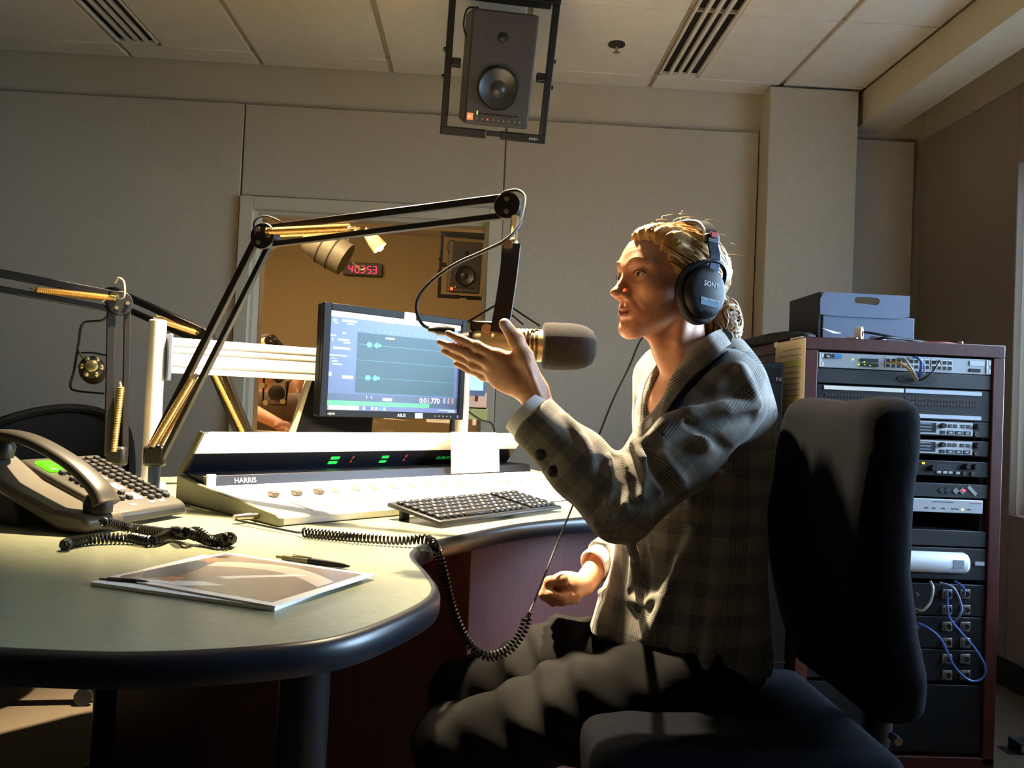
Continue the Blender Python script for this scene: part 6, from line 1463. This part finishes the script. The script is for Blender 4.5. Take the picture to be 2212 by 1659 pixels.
for k in range(30):                                  # fly-away wisps
    a0 = RNG.uniform(-1.3, 2.9); base = V((.10 * math.cos(a0) - .01, RNG.uniform(-.03, .07), .095 * math.sin(a0) + .02)); dr = _n(base + RNG.normal(0, .03, 3)) ; L = RNG.uniform(.008, .022); pts = []
    for i in range(6):
        t = i / 5; pts.append(HO + HM.T @ (base * .97 + dr * L * t + V((-.02 * t * t, .006 * math.sin(4 * t + k), -.008 * t * t))))
    if base[0] < .05 or base[2] > .07: lock(pts, [.0007, .0006, .0005, .0004, .0003, .0002])
lo_ = lk.build('hair_strands', M_hair, hair, smooth=80)
lo_['kind'] = 'stuff'
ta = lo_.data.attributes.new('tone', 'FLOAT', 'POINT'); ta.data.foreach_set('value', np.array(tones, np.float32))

# ================================================================== HEADPHONES
hp_ = thing('headphones', 'black closed studio headphones worn on the head of the person', 'headphones', hw(0, .09, -.04))
M_hb = mat('headband_black', '#111114', .5); M_hcup = mat('cup_black', '#090c12', .45, spec=.3); M_pad = mat('ear_pad', '#0b0b0d', .55, bump=.4, bscale=150)
for s_ in (1, -1):
    cc = hw(-.008, .074 * s_, -.038); ax3 = HS * s_
    def oval(r, h, k=1.18): return [cc + ax3 * h + HF * r * math.cos(t) + HU_ * r * k * math.sin(t) for t in [2 * math.pi * i / 32 for i in range(32)]]
    MB().rings([oval(.030, .0), oval(.044, .002), (oval(.048, .010)), oval(.047, .022), oval(.042, .028)]).build('ear_pad', M_pad, hp_, smooth=60)
    cup = MB().rings([oval(.038, .022, 1.12), oval(.042, .026, 1.12), oval(.042, .034, 1.12), oval(.037, .042, 1.1), oval(.030, .0445, 1.08)]).build('ear_cup', M_hcup, hp_, smooth=35)
    MB().tube(bez([hw(-.052, .098 * s_, -.030), hw(-.050, .106 * s_, .004), hw(-.022, .112 * s_, .018), hw(.018, .106 * s_, .006), hw(.034, .098 * s_, -.020)], 5), .0042, 8).build('yoke', M_hcup, hp_)
    sl_ = bez([hw(-.018, .113 * s_, -.006), hw(-.024, .110 * s_, .024), hw(-.026, .098 * s_, .055)], 5)
    R_ = []
    for i, p in enumerate(sl_): R_.append([p + HF * .011 + ax3 * .002, p - HF * .011 + ax3 * .002, p - HF * .011 - ax3 * .002, p + HF * .011 - ax3 * .002])
    MB().rings(R_).build('slider', mat('slider_steel', '#3c4658', .35, .7), hp_, bev=.001)
    MB().box(hw(-.026, .096 * s_, .060), (.028, .012, .018), (HF, HS, HU_)).build('slider_block', M_hb, hp_, bev=.003)
    if s_ == 1:
        MB().box(hw(-.026, .1035, .066), (.016, .003, .010), (HF, HS, HU_)).build('red_tab', mat('tab_red', '#b01c22', .4), hp_, bev=.001)
        ux_ = -HF; 
        text('maker_name', 'SONY', .0125, cc + HS * .0448 + HU_ * .012 - HF * .004, ux_ - HU_ * .12, HU_, mat('logo_white', '#e8eef4', .4), cup, depth=.0004)
        lb = cc + HS * .0447 - HU_ * .019 - HF * .002
        MB().box(lb, (.040, .001, .014), (_n(-HF - HU_ * .12), HS, _n(HU_ - HF * .12))).build('label', mat('label_teal', '#3f6f86', .4), cup, bev=.0004)
        text('label_text', 'STUDIO MONITOR', .0048, lb + HS * .0008 + HU_ * .004, ux_ - HU_ * .12, HU_, mat('logo_white', '#e8eef4', .4), cup, depth=.0002)
bd = bez([hw(-.026, .094, .060), hw(-.030, .084, .078), hw(-.032, .056, .097), hw(-.032, 0, .105), hw(-.032, -.056, .097), hw(-.030, -.084, .078), hw(-.026, -.094, .060)], 6); R_ = []
for i, p in enumerate(bd):
    t = _n(bd[min(i + 1, len(bd) - 1)] - bd[max(i - 1, 0)]); n_ = _n(np.cross(t, HF)); R_.append([p + HF * .014 + n_ * .004, p - HF * .014 + n_ * .004, p - HF * .014 - n_ * .004, p + HF * .014 - n_ * .004])
MB().rings(R_).build('headband', M_hb, hp_, bev=.002)
